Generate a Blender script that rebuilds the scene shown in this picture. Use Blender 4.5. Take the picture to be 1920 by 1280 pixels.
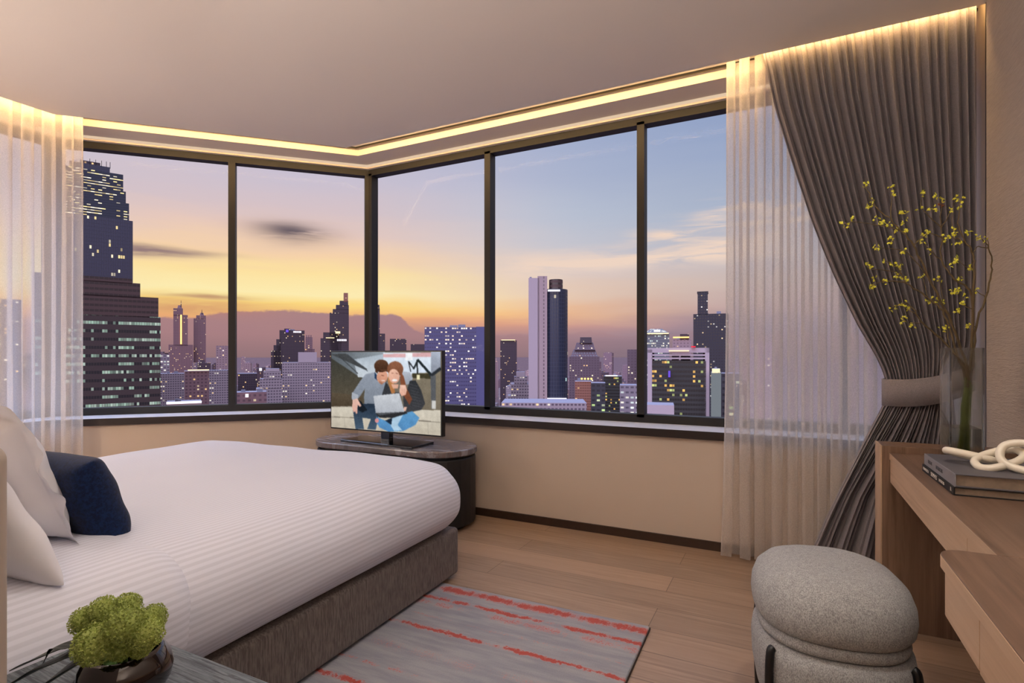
import bpy, math, random
import numpy as np
from mathutils import Vector, Matrix

for o in list(bpy.data.objects): bpy.data.objects.remove(o)
SC = bpy.context.scene
COL = SC.collection
PI = math.pi
rad = math.radians

# ------------------------------------------------------------------ camera
CAMZ = 1.1
YAW = rad(26.67)
FPX = 1024.0
cam_data = bpy.data.cameras.new('camera')
cam_data.sensor_width = 36.0
cam_data.lens = 36.0 * FPX / 1920.0
cam_data.shift_y = 25.0 / 1920.0
cam_data.clip_start = 0.03
cam_data.clip_end = 60000
cam = bpy.data.objects.new('camera', cam_data)
COL.objects.link(cam)
cam.location = (0, 0, CAMZ)
cam.rotation_euler = (PI / 2, 0, YAW)
SC.camera = cam
FW = Vector((-math.sin(YAW), math.cos(YAW), 0))
RT = Vector((math.cos(YAW), math.sin(YAW), 0))

def at(px, py, D):
    """world point seen at pixel (1920x1280 frame) at camera depth D"""
    r = (px - 960) / FPX
    p = FW * D + RT * (r * D)
    return Vector((p.x, p.y, CAMZ - (py - 665) / FPX * D))

# ------------------------------------------------------------------ colour management
SC.view_settings.view_transform = 'Standard'
SC.view_settings.look = 'None'
SC.view_settings.exposure = 0.0
SC.view_settings.gamma = 1.0
SC.view_settings.use_curve_mapping = False
SC.cycles.transparent_max_bounces = 24
SC.cycles.max_bounces = 12
SC.cycles.diffuse_bounces = 5

def srgb(r, g, b):
    def f(c):
        c = c / 255.0
        return c / 12.92 if c <= 0.04045 else ((c + 0.055) / 1.055) ** 2.4
    return (f(r), f(g), f(b), 1.0)

# ------------------------------------------------------------------ node helper
class NT:
    def __init__(s, tree): s.t = tree; s.n = tree.nodes; s.l = tree.links
    def add(s, typ, ins=None, **kw):
        n = s.n.new(typ)
        for k, v in kw.items(): setattr(n, k, v)
        if ins:
            for k, v in ins.items():
                if isinstance(v, bpy.types.NodeSocket): s.l.new(v, n.inputs[k])
                else: n.inputs[k].default_value = v
        return n
    def math(s, op, a, b=0.0, c=0.0, clamp=False):
        n = s.add('ShaderNodeMath', {0: a, 1: b, 2: c}, operation=op); n.use_clamp = clamp
        return n.outputs[0]
    def vmul(s, v, k):
        n = s.add('ShaderNodeVectorMath', {0: v, 1: k}, operation='MULTIPLY'); return n.outputs[0]
    def mix(s, f, a, b, blend='MIX'):
        n = s.n.new('ShaderNodeMix'); n.data_type = 'RGBA'; n.blend_type = blend; n.clamp_factor = True
        for i, v in ((0, f), (6, a), (7, b)):
            if isinstance(v, bpy.types.NodeSocket): s.l.new(v, n.inputs[i])
            else: n.inputs[i].default_value = v
        return n.outputs[2]
    def ramp(s, fac, stops, interp='LINEAR'):
        n = s.n.new('ShaderNodeValToRGB'); s.l.new(fac, n.inputs[0]); cr = n.color_ramp; cr.interpolation = interp
        while len(cr.elements) < len(stops): cr.elements.new(0.5)
        for e, (p, c) in zip(cr.elements, stops): e.position = p; e.color = c
        return n.outputs[0]
    def noise(s, vec, scale=5, detail=2, rough=0.5, dist=0.0, dim='3D'):
        n = s.add('ShaderNodeTexNoise', noise_dimensions=dim)
        s.l.new(vec, n.inputs['Vector']); n.inputs['Scale'].default_value = scale
        n.inputs['Detail'].default_value = detail; n.inputs['Roughness'].default_value = rough
        n.inputs['Distortion'].default_value = dist
        return n.outputs[0]
    def smooth(s, v, a, b, lo=0.0, hi=1.0):
        n = s.add('ShaderNodeMapRange', {0: v, 1: a, 2: b, 3: lo, 4: hi}, interpolation_type='SMOOTHSTEP')
        return n.outputs[0]

# ------------------------------------------------------------------ world: dusk sky
W = bpy.data.worlds.new('dusk_sky'); SC.world = W; W.use_nodes = True
W.node_tree.nodes.clear()
k = NT(W.node_tree)
tc = k.add('ShaderNodeTexCoord')
sx = k.add('ShaderNodeSeparateXYZ', {0: tc.outputs['Generated']})
X_, Y_, Z_ = sx.outputs
hyp = k.math('SQRT', k.math('ADD', k.math('MULTIPLY', X_, X_), k.math('MULTIPLY', Y_, Y_)))
el = k.math('DIVIDE', Z_, k.math('MAXIMUM', hyp, 0.001))            # tangent of elevation
az = k.math('ARCTAN2', X_, Y_)                                      # 0 = +Y, grows to +X
# azimuth (radians) measured from the sunset point
AZS = -YAW + math.atan((470 - 960) / FPX)
da = k.math('SUBTRACT', az, AZS)
dae = k.math('ARCTAN2', k.math('SINE', da), k.math('COSINE', da))
absd = k.math('ABSOLUTE', dae)
P3 = k.add('ShaderNodeCombineXYZ', {0: dae, 1: el, 2: 0.0}).outputs[0]
n1 = k.noise(k.vmul(P3, (1.2, 9.0, 1)), 3.0, 4, 0.55, 0.3)
n2 = k.noise(k.vmul(P3, (3.0, 22.0, 1)), 2.0, 5, 0.6, 0.6)
elw = k.math('ADD', el, k.math('MULTIPLY', k.math('SUBTRACT', n1, 0.5), 0.045))
def st(lst): return [(p / 0.7, srgb(*c)) for p, c in lst]
e07 = k.math('DIVIDE', elw, 0.7, clamp=True)
sun_r = k.ramp(e07, st([(0.0, (150, 118, 122)), (0.035, (190, 138, 128)), (0.06, (240, 176, 120)), (0.085, (255, 220, 130)), (0.105, (255, 238, 178)), (0.14, (255, 227, 162)),
                        (0.17, (248, 212, 172)), (0.21, (232, 202, 190)), (0.25, (216, 196, 200)), (0.31, (203, 194, 210)), (0.42, (180, 182, 208)), (0.7, (175, 185, 215))]))
mid_r = k.ramp(e07, st([(0.0, (140, 118, 130)), (0.03, (170, 135, 142)), (0.055, (218, 158, 140)), (0.075, (248, 192, 142)), (0.11, (240, 208, 182)),
                        (0.15, (224, 206, 202)), (0.20, (202, 202, 212)), (0.26, (190, 197, 214)), (0.32, (178, 186, 210)), (0.45, (160, 172, 206)), (0.7, (165, 178, 212))]))
far_r = k.ramp(e07, st([(0.0, (128, 114, 130)), (0.05, (155, 138, 152)), (0.085, (192, 166, 166)), (0.12, (204, 184, 178)), (0.17, (194, 188, 194)), (0.24, (172, 182, 202)),
                        (0.34, (156, 170, 200)), (0.45, (140, 158, 196)), (0.7, (150, 168, 205))]))
f1 = k.smooth(absd, 0.10, 0.62)
f2 = k.smooth(absd, 0.36, 0.92)
sky = k.mix(f2, k.mix(f1, sun_r, mid_r), far_r)
# wispy pink cirrus on the right half
def band(c0, slope, width, d0, d1):
    c = k.math('ADD', k.math('MULTIPLY', dae, slope), c0)
    d = k.math('DIVIDE', k.math('SUBTRACT', k.math('ADD', el, k.math('MULTIPLY', k.math('SUBTRACT', n1, 0.5), 0.05)), c), width)
    g = k.math('EXPONENT', k.math('MULTIPLY', k.math('MULTIPLY', d, d), -1.0))
    m = k.math('MULTIPLY', k.smooth(dae, d0, d0 + 0.12), k.smooth(dae, d1 - 0.12, d1, 1.0, 0.0))
    return k.math('MULTIPLY', g, m)
w1 = k.math('MULTIPLY', band(0.135, 0.055, 0.022, 0.38, 0.98), k.smooth(n2, 0.30, 0.58))
w2 = k.math('MULTIPLY', band(0.17, 0.06, 0.016, 0.62, 1.15), k.smooth(n2, 0.36, 0.62))
w3 = k.math('MULTIPLY', band(0.20, 0.06, 0.02, 0.72, 1.2), k.smooth(n2, 0.42, 0.65))
wc = k.math('MULTIPLY', k.math('ADD', w1, k.math('ADD', w2, w3)), 1.1, clamp=True)
sky = k.mix(wc, sky, srgb(240, 214, 196))
# cloud bank low over the horizon
bn = k.noise(k.vmul(P3, (1, 1.6, 1)), 9.0, 5, 0.6)
edge = k.math('ADD', 0.074, k.math('MULTIPLY', k.math('SUBTRACT', bn, 0.5), 0.045))
edge = k.math('SUBTRACT', edge, k.smooth(dae, 0.225, 0.30, 0.0, 0.036))
edge = k.math('SUBTRACT', edge, k.smooth(dae, -0.02, -0.11, 0.0, 0.020))
bank = k.smooth(k.math('SUBTRACT', edge, el), -0.001, 0.004)
bank = k.math('MULTIPLY', bank, k.smooth(dae, 0.30, 0.60, 0.92, 0.3))
bankc = k.ramp(k.math('DIVIDE', el, 0.1, clamp=True), [(0.0, srgb(150, 118, 122)), (0.35, srgb(168, 128, 132)), (0.9, srgb(158, 124, 138))])
sky = k.mix(bank, sky, bankc)
# two dark drifting clouds
def puff(px, py, wx, wy, stren, col, sky):
    r0 = (px - 960) / FPX
    a0 = math.atan(r0) - YAW - AZS
    e0 = (665 - py) / FPX / math.sqrt(1 + r0 * r0)
    dx = k.math('DIVIDE', k.math('SUBTRACT', dae, a0), wx)
    dy = k.math('DIVIDE', k.math('ADD', k.math('SUBTRACT', el, e0), k.math('MULTIPLY', k.math('SUBTRACT', n1, 0.5), 0.03)), wy)
    d2 = k.math('ADD', k.math('MULTIPLY', dx, dx), k.math('MULTIPLY', dy, dy))
    g = k.math('MULTIPLY', k.math('EXPONENT', k.math('MULTIPLY', d2, -1.0)), stren)
    return k.mix(k.math('MULTIPLY', g, k.smooth(n2, 0.2, 0.5)), sky, col)
sky = puff(548, 436, 0.058, 0.016, 0.95, srgb(95, 85, 95), sky)
sky = puff(310, 471, 0.075, 0.006, 0.8, srgb(125, 100, 115), sky)
sky = puff(255, 468, 0.03, 0.007, 0.7, srgb(125, 100, 115), sky)
sky = puff(390, 556, 0.06, 0.004, 0.7, srgb(170, 115, 100), sky)
sky = puff(350, 575, 0.12, 0.012, 0.6, srgb(200, 130, 105), sky)
below = k.smooth(Z_, -0.02, 0.0)
sky = k.mix(below, srgb(95, 85, 98), sky)
# unseen sky above the window heads and further left boosted to light the room
hi = k.smooth(el, 0.42, 1.1, 1.0, 3.0)
lf = k.smooth(dae, -0.40, -0.95, 1.0, 4.6)
bg = k.add('ShaderNodeBackground', {0: sky, 1: k.math('MULTIPLY', hi, lf)})
wo = k.add('ShaderNodeOutputWorld'); k.l.new(bg.outputs[0], wo.inputs[0])

# ------------------------------------------------------------------ object helpers
def link(name, me, parent=None):
    o = bpy.data.objects.new(name, me); COL.objects.link(o)
    if parent: o.parent = parent
    return o

def obj(name, verts, faces, mats=None, parent=None, smooth=False, mi=None, uvs=None, bevel=0, sub=0, solid=0):
    me = bpy.data.meshes.new(name)
    me.from_pydata([tuple(v) for v in verts], [], faces)
    if mats is not None:
        for m in (mats if isinstance(mats, (list, tuple)) else [mats]): me.materials.append(m)
    if mi is not None: me.polygons.foreach_set('material_index', mi)
    if smooth: me.polygons.foreach_set('use_smooth', [True] * len(me.polygons))
    if uvs is not None:
        uv = me.uv_layers.new(name='UVMap')
        if len(uvs) == len(verts):
            li = np.zeros(len(me.loops), int); me.loops.foreach_get('vertex_index', li)
            uv.data.foreach_set('uv', np.array(uvs, float)[li].ravel())
        else:
            uv.data.foreach_set('uv', np.array(uvs, float).ravel())
    me.update()
    o = link(name, me, parent)
    if solid:
        md = o.modifiers.new('solid', 'SOLIDIFY'); md.thickness = solid; md.offset = 0
    if bevel:
        md = o.modifiers.new('bevel', 'BEVEL'); md.width = bevel; md.segments = 3; md.limit_method = 'ANGLE'; md.angle_limit = rad(35)
        md.harden_normals = False
    if sub:
        md = o.modifiers.new('sub', 'SUBSURF'); md.levels = sub; md.render_levels = sub
    return o

def empty(name, loc=(0, 0, 0), rz=0):
    o = bpy.data.objects.new(name, None); COL.objects.link(o); o.location = loc; o.rotation_euler = (0, 0, rz)
    o.empty_display_size = 0.1
    return o

def tag(o, label, cat, group=None, kind=None):
    o['label'] = label; o['category'] = cat
    if group: o['group'] = group
    if kind: o['kind'] = kind
    return o

def struct(o): o['kind'] = 'structure'; return o

def box_geo(x0, x1, y0, y1, z0, z1):
    v = [(x0, y0, z0), (x1, y0, z0), (x1, y1, z0), (x0, y1, z0), (x0, y0, z1), (x1, y0, z1), (x1, y1, z1), (x0, y1, z1)]
    f = [(0, 3, 2, 1), (4, 5, 6, 7), (0, 1, 5, 4), (1, 2, 6, 5), (2, 3, 7, 6), (3, 0, 4, 7)]
    return v, f

def box(name, x0, x1, y0, y1, z0, z1, mat, parent=None, bevel=0, **kw):
    v, f = box_geo(x0, x1, y0, y1, z0, z1)
    return obj(name, v, f, mat, parent, bevel=bevel, **kw)

def prism_geo(poly, z0, z1):
    n = len(poly)
    v = [(x, y, z0) for x, y in poly] + [(x, y, z1) for x, y in poly]
    f = [tuple(reversed(range(n))), tuple(range(n, 2 * n))] + [(i, (i + 1) % n, n + (i + 1) % n, n + i) for i in range(n)]
    return v, f

def ccw(poly):
    a = sum(poly[i][0] * poly[(i + 1) % len(poly)][1] - poly[(i + 1) % len(poly)][0] * poly[i][1] for i in range(len(poly)))
    return poly if a > 0 else list(reversed(poly))

def prism(name, poly, z0, z1, mat, parent=None, bevel=0, **kw):
    v, f = prism_geo(ccw(poly), z0, z1)
    return obj(name, v, f, mat, parent, bevel=bevel, **kw)

class Geo:
    def __init__(s): s.v = []; s.f = []; s.m = []
    def add(s, v, f, mi=0):
        o = len(s.v); s.v += [tuple(p) for p in v]; s.f += [tuple(i + o for i in q) for q in f]; s.m += [mi] * len(f)
    def make(s, name, mats, parent=None, **kw): return obj(name, s.v, s.f, mats, parent, mi=s.m, **kw)

def tube_geo(pts, radii, n=8, closed=False):
    pts = [Vector(p) for p in pts]; N = len(pts)
    if not hasattr(radii, '__len__'): radii = [radii] * N
    V = []; F = []
    t0 = (pts[1] - pts[0]).normalized()
    up = Vector((0, 0, 1)) if abs(t0.z) < 0.9 else Vector((1, 0, 0))
    nrm = t0.cross(up).normalized()
    for i in range(N):
        if closed: t = (pts[(i + 1) % N] - pts[i - 1]).normalized()
        else: t = (pts[min(i + 1, N - 1)] - pts[max(i - 1, 0)]).normalized()
        nrm = (nrm - t * nrm.dot(t)).normalized(); b = t.cross(nrm)
        for j in range(n):
            a = 2 * PI * j / n
            V.append(pts[i] + (nrm * math.cos(a) + b * math.sin(a)) * radii[i])
    for i in range(N if closed else N - 1):
        for j in range(n):
            a = i * n + j; b_ = i * n + (j + 1) % n; c = ((i + 1) % N) * n + (j + 1) % n; d = ((i + 1) % N) * n + j
            F.append((a, b_, c, d))
    if not closed:
        F.append(tuple(reversed(range(n)))); F.append(tuple(range((N - 1) * n, N * n)))
    return V, F

def catmull(pts, per=6):
    pts = [Vector(p) for p in pts]; out = []
    for i in range(len(pts) - 1):
        p0 = pts[max(i - 1, 0)]; p1 = pts[i]; p2 = pts[i + 1]; p3 = pts[min(i + 2, len(pts) - 1)]
        for s in range(per):
            t = s / per
            out.append(0.5 * ((2 * p1) + (p2 - p0) * t + (2 * p0 - 5 * p1 + 4 * p2 - p3) * t * t + (3 * p1 - p0 - 3 * p2 + p3) * t ** 3))
    out.append(pts[-1]); return out

def lathe_geo(prof, n=40, sq=2.0, ax=1.0, ay=1.0):
    V = []; F = []
    for r, z in prof:
        for j in range(n):
            a = 2 * PI * j / n; c, s = math.cos(a), math.sin(a)
            q = (abs(c) ** sq + abs(s) ** sq) ** (-1 / sq)
            V.append((r * ax * c * q, r * ay * s * q, z))
    for i in range(len(prof) - 1):
        for j in range(n):
            F.append((i * n + j, i * n + (j + 1) % n, (i + 1) * n + (j + 1) % n, (i + 1) * n + j))
    F.append(tuple(reversed(range(n)))); F.append(tuple(range((len(prof) - 1) * n, len(prof) * n)))
    return V, F

def grid_faces(nu, nv):
    return [(i * (nv + 1) + j, (i + 1) * (nv + 1) + j, (i + 1) * (nv + 1) + j + 1, i * (nv + 1) + j + 1) for i in range(nu) for j in range(nv)]

def rbox_geo(x0, x1, y0, y1, z0, z1, r, step=0.04, bottom=True):
    """rounded box as a merged grid"""
    cx, cy, cz = (x0 + x1) / 2, (y0 + y1) / 2, (z0 + z1) / 2
    h = (abs(x1 - x0) / 2, abs(y1 - y0) / 2, abs(z1 - z0) / 2)
    def ticks(H, R):
        core = max(2, int((2 * (H - R)) / step)); k_ = 5
        a = [-H + R - R * math.tan(PI / 4 * (1 - i / k_)) for i in range(k_)]
        b = [-(H - R) + 2 * (H - R) * i / core for i in range(core + 1)]
        return a + b + [-q for q in reversed(a)]
    rr = min(r, h[0] * 0.98, h[1] * 0.98, h[2] * 0.98)
    T = [ticks(h[i], rr) for i in range(3)]
    V = []; F = []; key = {}
    def vid(p):
        kk = (round(p[0], 5), round(p[1], 5), round(p[2], 5))
        if kk not in key:
            q = [max(-(h[i] - rr), min(h[i] - rr, p[i])) for i in range(3)]
            d = Vector([p[i] - q[i] for i in range(3)])
            d = d.normalized() * rr if d.length > 1e-9 else d
            key[kk] = len(V); V.append((cx + q[0] + d[0], cy + q[1] + d[1], cz + q[2] + d[2]))
        return key[kk]
    for ax in range(3):
        u, w = (ax + 1) % 3, (ax + 2) % 3
        for sg in (-1, 1):
            if ax == 2 and sg == -1 and not bottom: continue
            for i in range(len(T[u]) - 1):
                for j in range(len(T[w]) - 1):
                    q = []
                    for a, b in ((i, j), (i + 1, j), (i + 1, j + 1), (i, j + 1)):
                        p = [0, 0, 0]; p[ax] = sg * h[ax]; p[u] = T[u][a]; p[w] = T[w][b]; q.append(vid(p))
                    F.append(tuple(q if sg > 0 else reversed(q)))
    return V, F

def snoise(x, y, seed=0):
    return (math.sin(x * 1.7 + seed * 1.3 + 1.1 * math.sin(y * 1.3 + seed)) + math.sin(y * 2.1 - seed * 0.7 + 1.3 * math.sin(x * 0.9 + seed * 2))) * 0.5

# ------------------------------------------------------------------ materials
def mat(name):
    m = bpy.data.materials.new(name); m.use_nodes = True; m.node_tree.nodes.clear()
    q = NT(m.node_tree)
    out = q.add('ShaderNodeOutputMaterial')
    return m, q, out

def plain(name, col, rough=0.6, metal=0.0, spec=0.5, bump=None, var=None, coat=0.0, emit=None, sheen=0.0):
    m, q, out = mat(name)
    b = q.add('ShaderNodeBsdfPrincipled', {'Base Color': srgb(*col), 'Roughness': rough, 'Metallic': metal, 'Specular IOR Level': spec, 'Coat Weight': coat, 'Sheen Weight': sheen})
    tcn = q.add('ShaderNodeTexCoord').outputs['Object']
    if var:
        sc_, amt = var
        n = q.noise(tcn, sc_, 4, 0.6)
        c2 = tuple(max(0, c * (1 - amt)) for c in col)
        q.l.new(q.mix(n, srgb(*c2), srgb(*[min(255, c * (1 + amt)) for c in col])), b.inputs['Base Color'])
    if bump:
        sc_, st_ = bump
        n = q.noise(tcn, sc_, 3, 0.6)
        bp = q.add('ShaderNodeBump', {'Strength': st_, 'Distance': 0.002, 'Height': n}); q.l.new(bp.outputs[0], b.inputs['Normal'])
    if emit:
        b.inputs['Emission Color'].default_value = srgb(*emit[0]); b.inputs['Emission Strength'].default_value = emit[1]
    q.l.new(b.outputs[0], out.inputs[0])
    return m

def emitter(name, col, strength):
    m, q, out = mat(name)
    e = q.add('ShaderNodeEmission', {0: srgb(*col), 1: strength}); q.l.new(e.outputs[0], out.inputs[0]); return m

def wood(name, c_dark, c_mid, c_light, axis='Y', rough=0.45, planks=None, grain=1.0):
    m, q, out = mat(name)
    co = q.add('ShaderNodeTexCoord').outputs['Object']
    s = {'X': (0.9, 22, 22), 'Y': (22, 0.9, 22), 'Z': (22, 22, 0.9)}[axis]
    s2 = {'X': (0.5, 5, 5), 'Y': (5, 0.5, 5), 'Z': (5, 5, 0.5)}[axis]
    g = q.noise(q.vmul(co, s), 3.0 * grain, 6, 0.65, 0.4)
    g2 = q.noise(q.vmul(co, s2), 2.0 * grain, 4, 0.5, 1.2)
    base = q.mix(q.smooth(g, 0.3, 0.7), srgb(*c_dark), srgb(*c_light))
    base = q.mix(q.smooth(g2, 0.35, 0.65, 0.15, 0.75), base, srgb(*c_mid))
    b = q.add('ShaderNodeBsdfPrincipled', {'Roughness': rough, 'Specular IOR Level': 0.4})
    hgt = g
    if planks:
        bt = q.add('ShaderNodeTexBrick', {'Vector': co, 'Color1': (0, 0, 0, 1), 'Color2': (1, 1, 1, 1), 'Mortar': (0.5, 0.5, 0.5, 1), 'Scale': 1.0, 'Mortar Size': 0.0018, 'Mortar Smooth': 0.1, 'Bias': 0.0, 'Brick Width': planks[0], 'Row Height': planks[1]})
        bt.offset = 0.37; bt.offset_frequency = 2
        base = q.mix(q.math('MULTIPLY', bt.outputs[0], 0.5), base, srgb(*c_mid))
        sh = q.mix(bt.outputs[0], (0.86, 0.86, 0.86, 1), (1.12, 1.10, 1.07, 1))
        base = q.mix(1.0, base, sh, 'MULTIPLY')
        base = q.mix(q.math('MULTIPLY', bt.outputs[1], 0.6), base, srgb(50, 34, 26))
    q.l.new(base, b.inputs['Base Color'])
    bp = q.add('ShaderNodeBump', {'Strength': 0.12, 'Distance': 0.001, 'Height': hgt}); q.l.new(bp.outputs[0], b.inputs['Normal'])
    q.l.new(b.outputs[0], out.inputs[0])
    return m

M = {}
M['paint_ceil'] = plain('ceiling_paint', (210, 198, 188), 0.9, spec=0.2)
M['paint_wall'] = plain('wall_paint', (204, 188, 172), 0.85, spec=0.2)
M['paint_head'] = plain('pelmet_paint', (205, 195, 185), 0.85, spec=0.2)
M['bronze'] = plain('dark_bronze', (13, 11, 11), 0.6, 0.0, 0.5)
M['bronze_sill'] = plain('dark_brown_lacquer', (38, 28, 26), 0.4)
M['sill'] = plain('pale_grey_stone_sill', (226, 226, 232), 0.25, spec=0.6)
M['base'] = plain('dark_stained_wood', (52, 36, 26), 0.45, var=(14, 0.2))
M['floor'] = wood('oak_floor', (128, 104, 86), (156, 131, 110), (176, 151, 128), 'X', 0.34, planks=(1.35, 0.185))
M['wood_y'] = wood('shaded_walnut_along', (90, 70, 57), (110, 87, 72), (130, 104, 87), 'Y', 0.42, grain=0.8)  # desktop veneer darkened for the weaker light from above
M['wood_z'] = wood('walnut_veneer_upright', (98, 75, 58), (118, 92, 74), (138, 110, 90), 'Z', 0.42, grain=0.8)
M['wood_front'] = wood('lit_walnut_veneer', (172, 142, 116), (188, 160, 134), (204, 176, 150), 'Y', 0.45, grain=0.9)  # same veneer lightened for the light falling from the left
M['wood_edge'] = wood('lit_walnut_edge', (172, 142, 116), (188, 160, 134), (204, 176, 150), 'Z', 0.45, grain=0.9)  # panel edge lightened likewise, as if lit from the left
M['led'] = emitter('warm_led', (255, 208, 138), 46.0)
M['led_fine'] = emitter('warm_led_fine', (255, 224, 190), 0.75)
M['black'] = plain('black_satin', (10, 10, 11), 0.35)
M['black_metal'] = plain('black_metal', (12, 12, 13), 0.4, 0.0)
M['gloss_black'] = plain('black_glass', (6, 6, 8), 0.04, spec=0.8, coat=0.5)
M['charcoal'] = plain('charcoal_lacquer', (22, 22, 24), 0.5)
M['white_ceramic'] = plain('cream_ceramic', (232, 224, 205), 0.28, coat=0.2)

def plaster():
    m, q, out = mat('textured_wallcovering')
    co = q.add('ShaderNodeTexCoord').outputs['Object']
    n = q.noise(q.vmul(co, (1, 5, 55)), 3.2, 5, 0.65)
    n2 = q.noise(co, 2.0, 2)
    b = q.add('ShaderNodeBsdfPrincipled', {'Roughness': 0.8, 'Specular IOR Level': 0.25})
    q.l.new(q.mix(n, srgb(166, 154, 145), srgb(206, 194, 184)), b.inputs['Base Color'])
    bp = q.add('ShaderNodeBump', {'Strength': 0.8, 'Distance': 0.006, 'Height': n}); q.l.new(bp.outputs[0], b.inputs['Normal'])
    q.l.new(b.outputs[0], out.inputs[0]); return m
M['plaster'] = plaster()

def fabric(name, ca, cb, scale=260, rough=0.9, bump=0.25, sheen=0.1, streak=(1, 1, 1)):
    m, q, out = mat(name)
    co = q.add('ShaderNodeTexCoord').outputs['Object']
    v = q.vmul(co, streak)
    n = q.noise(v, scale, 2, 0.7)
    n2 = q.noise(v, scale * 0.18, 3, 0.6)
    f = q.math('ADD', q.math('MULTIPLY', n, 0.82), q.math('MULTIPLY', n2, 0.18))
    b = q.add('ShaderNodeBsdfPrincipled', {'Roughness': rough, 'Specular IOR Level': 0.15, 'Sheen Weight': sheen})
    q.l.new(q.mix(q.smooth(f, 0.35, 0.65), srgb(*ca), srgb(*cb)), b.inputs['Base Color'])
    bp = q.add('ShaderNodeBump', {'Strength': bump, 'Distance': 0.002, 'Height': n}); q.l.new(bp.outputs[0], b.inputs['Normal'])
    q.l.new(b.outputs[0], out.inputs[0]); return m
M['bed_base'] = fabric('grey_brown_linen', (92, 84, 80), (124, 115, 110), 160, streak=(1, 1, 0.12))
M['ottoman'] = fabric('grey_wool', (126, 127, 128), (176, 177, 178), 420, bump=0.4, streak=(1, 1, 0.5))
M['drape'] = fabric('taupe_drape', (126, 119, 121), (142, 134, 136), 420, streak=(1, 1, 0.4), bump=0.08)
M['pillow_w'] = plain('white_cotton', (232, 230, 234), 0.85, spec=0.2, bump=(35, 0.15), sheen=0.1)
M['headboard'] = plain('cream_leather', (172, 160, 148), 0.55)
M['velvet'] = fabric('navy_velvet', (4, 18, 46), (10, 34, 74), 120, 0.8, 0.15, 0.12)

def duvet_mat(name='striped_satin'):
    m, q, out = mat(name)
    uv = q.add('ShaderNodeUVMap').outputs[0]
    s = q.add('ShaderNodeSeparateXYZ', {0: uv})
    w = q.math('FRACT', q.math('MULTIPLY', s.outputs[0], 1 / 0.018))
    tri = q.math('ABSOLUTE', q.math('SUBTRACT', w, 0.5))
    st_ = q.smooth(tri, 0.19, 0.31)
    b = q.add('ShaderNodeBsdfPrincipled', {'Specular IOR Level': 0.3, 'Sheen Weight': 0.1})
    q.l.new(q.mix(st_, srgb(208, 210, 222), srgb(222, 224, 236)), b.inputs['Base Color'])
    q.l.new(q.smooth(st_, 0, 1, 0.55, 0.8), b.inputs['Roughness'])
    co = q.add('ShaderNodeTexCoord').outputs['Object']
    n = q.noise(co, 7.0, 3, 0.5)
    bp = q.add('ShaderNodeBump', {'Strength': 0.25, 'Distance': 0.01, 'Height': n}); q.l.new(bp.outputs[0], b.inputs['Normal'])
    q.l.new(b.outputs[0], out.inputs[0]); return m
M['duvet'] = duvet_mat()

def sheer():
    m, q, out = mat('sheer_voile')
    co = q.add('ShaderNodeTexCoord').outputs['Object']
    n = q.noise(q.vmul(co, (1, 1, 0.3)), 500, 1)
    d = q.add('ShaderNodeBsdfDiffuse', {0: srgb(238, 232, 226)})
    t = q.add('ShaderNodeBsdfTranslucent', {0: srgb(238, 232, 226)})
    a = q.add('ShaderNodeMixShader', {0: 0.55, 1: d.outputs[0], 2: t.outputs[0]})
    tr = q.add('ShaderNodeBsdfTransparent', {0: (1, 1, 1, 1)})
    mx = q.add('ShaderNodeMixShader', {1: tr.outputs[0], 2: a.outputs[0]})
    q.l.new(q.smooth(n, 0.3, 0.7, 0.52, 0.64), mx.inputs[0])
    q.l.new(mx.outputs[0], out.inputs[0]); return m
M['sheer'] = sheer()

def glass(name, tint=(1, 1, 1, 1), gl=1.0):
    m, q, out = mat(name)
    fr = q.add('ShaderNodeFresnel', {0: 1.45})
    tr = q.add('ShaderNodeBsdfTransparent', {0: tint})
    g = q.add('ShaderNodeBsdfGlossy', {0: (1, 1, 1, 1), 'Roughness': 0.02})
    mx = q.add('ShaderNodeMixShader', {0: q.math('MULTIPLY', fr.outputs[0], gl), 1: tr.outputs[0], 2: g.outputs[0]})
    q.l.new(mx.outputs[0], out.inputs[0]); return m
M['pane'] = glass('window_glass', (0.99, 0.99, 0.99, 1), 0.012)
def solid_glass(name, col, ior):
    m, q, out = mat(name)
    g = q.add('ShaderNodeBsdfGlass', {0: col, 'Roughness': 0.0, 'IOR': ior}); tr = q.add('ShaderNodeBsdfTransparent', {0: col})
    mx = q.add('ShaderNodeMixShader', {0: 0.22, 1: g.outputs[0], 2: tr.outputs[0]}); q.l.new(mx.outputs[0], out.inputs[0]); return m
M['vase'] = solid_glass('clear_vase_glass', (0.97, 0.98, 0.975, 1), 1.3)
M['water'] = solid_glass('vase_water', (0.93, 0.93, 0.88, 1), 1.2)

def marble():
    m, q, out = mat('grey_marble')
    co = q.add('ShaderNodeTexCoord').outputs['Object']
    n = q.noise(q.vmul(co, (1, 2.5, 1)), 3.5, 8, 0.65, 1.5)
    v = q.smooth(q.math('ABSOLUTE', q.math('SUBTRACT', n, 0.5)), 0.0, 0.06, 1, 0)
    c = q.mix(q.smooth(n, 0.3, 0.7), srgb(96, 90, 90), srgb(150, 146, 150))
    c = q.mix(q.math('MULTIPLY', v, 0.5), c, srgb(96, 66, 50))
    b = q.add('ShaderNodeBsdfPrincipled', {'Base Color': c, 'Roughness': 0.2}); q.l.new(b.outputs[0], out.inputs[0]); return m
M['marble'] = marble()

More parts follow.
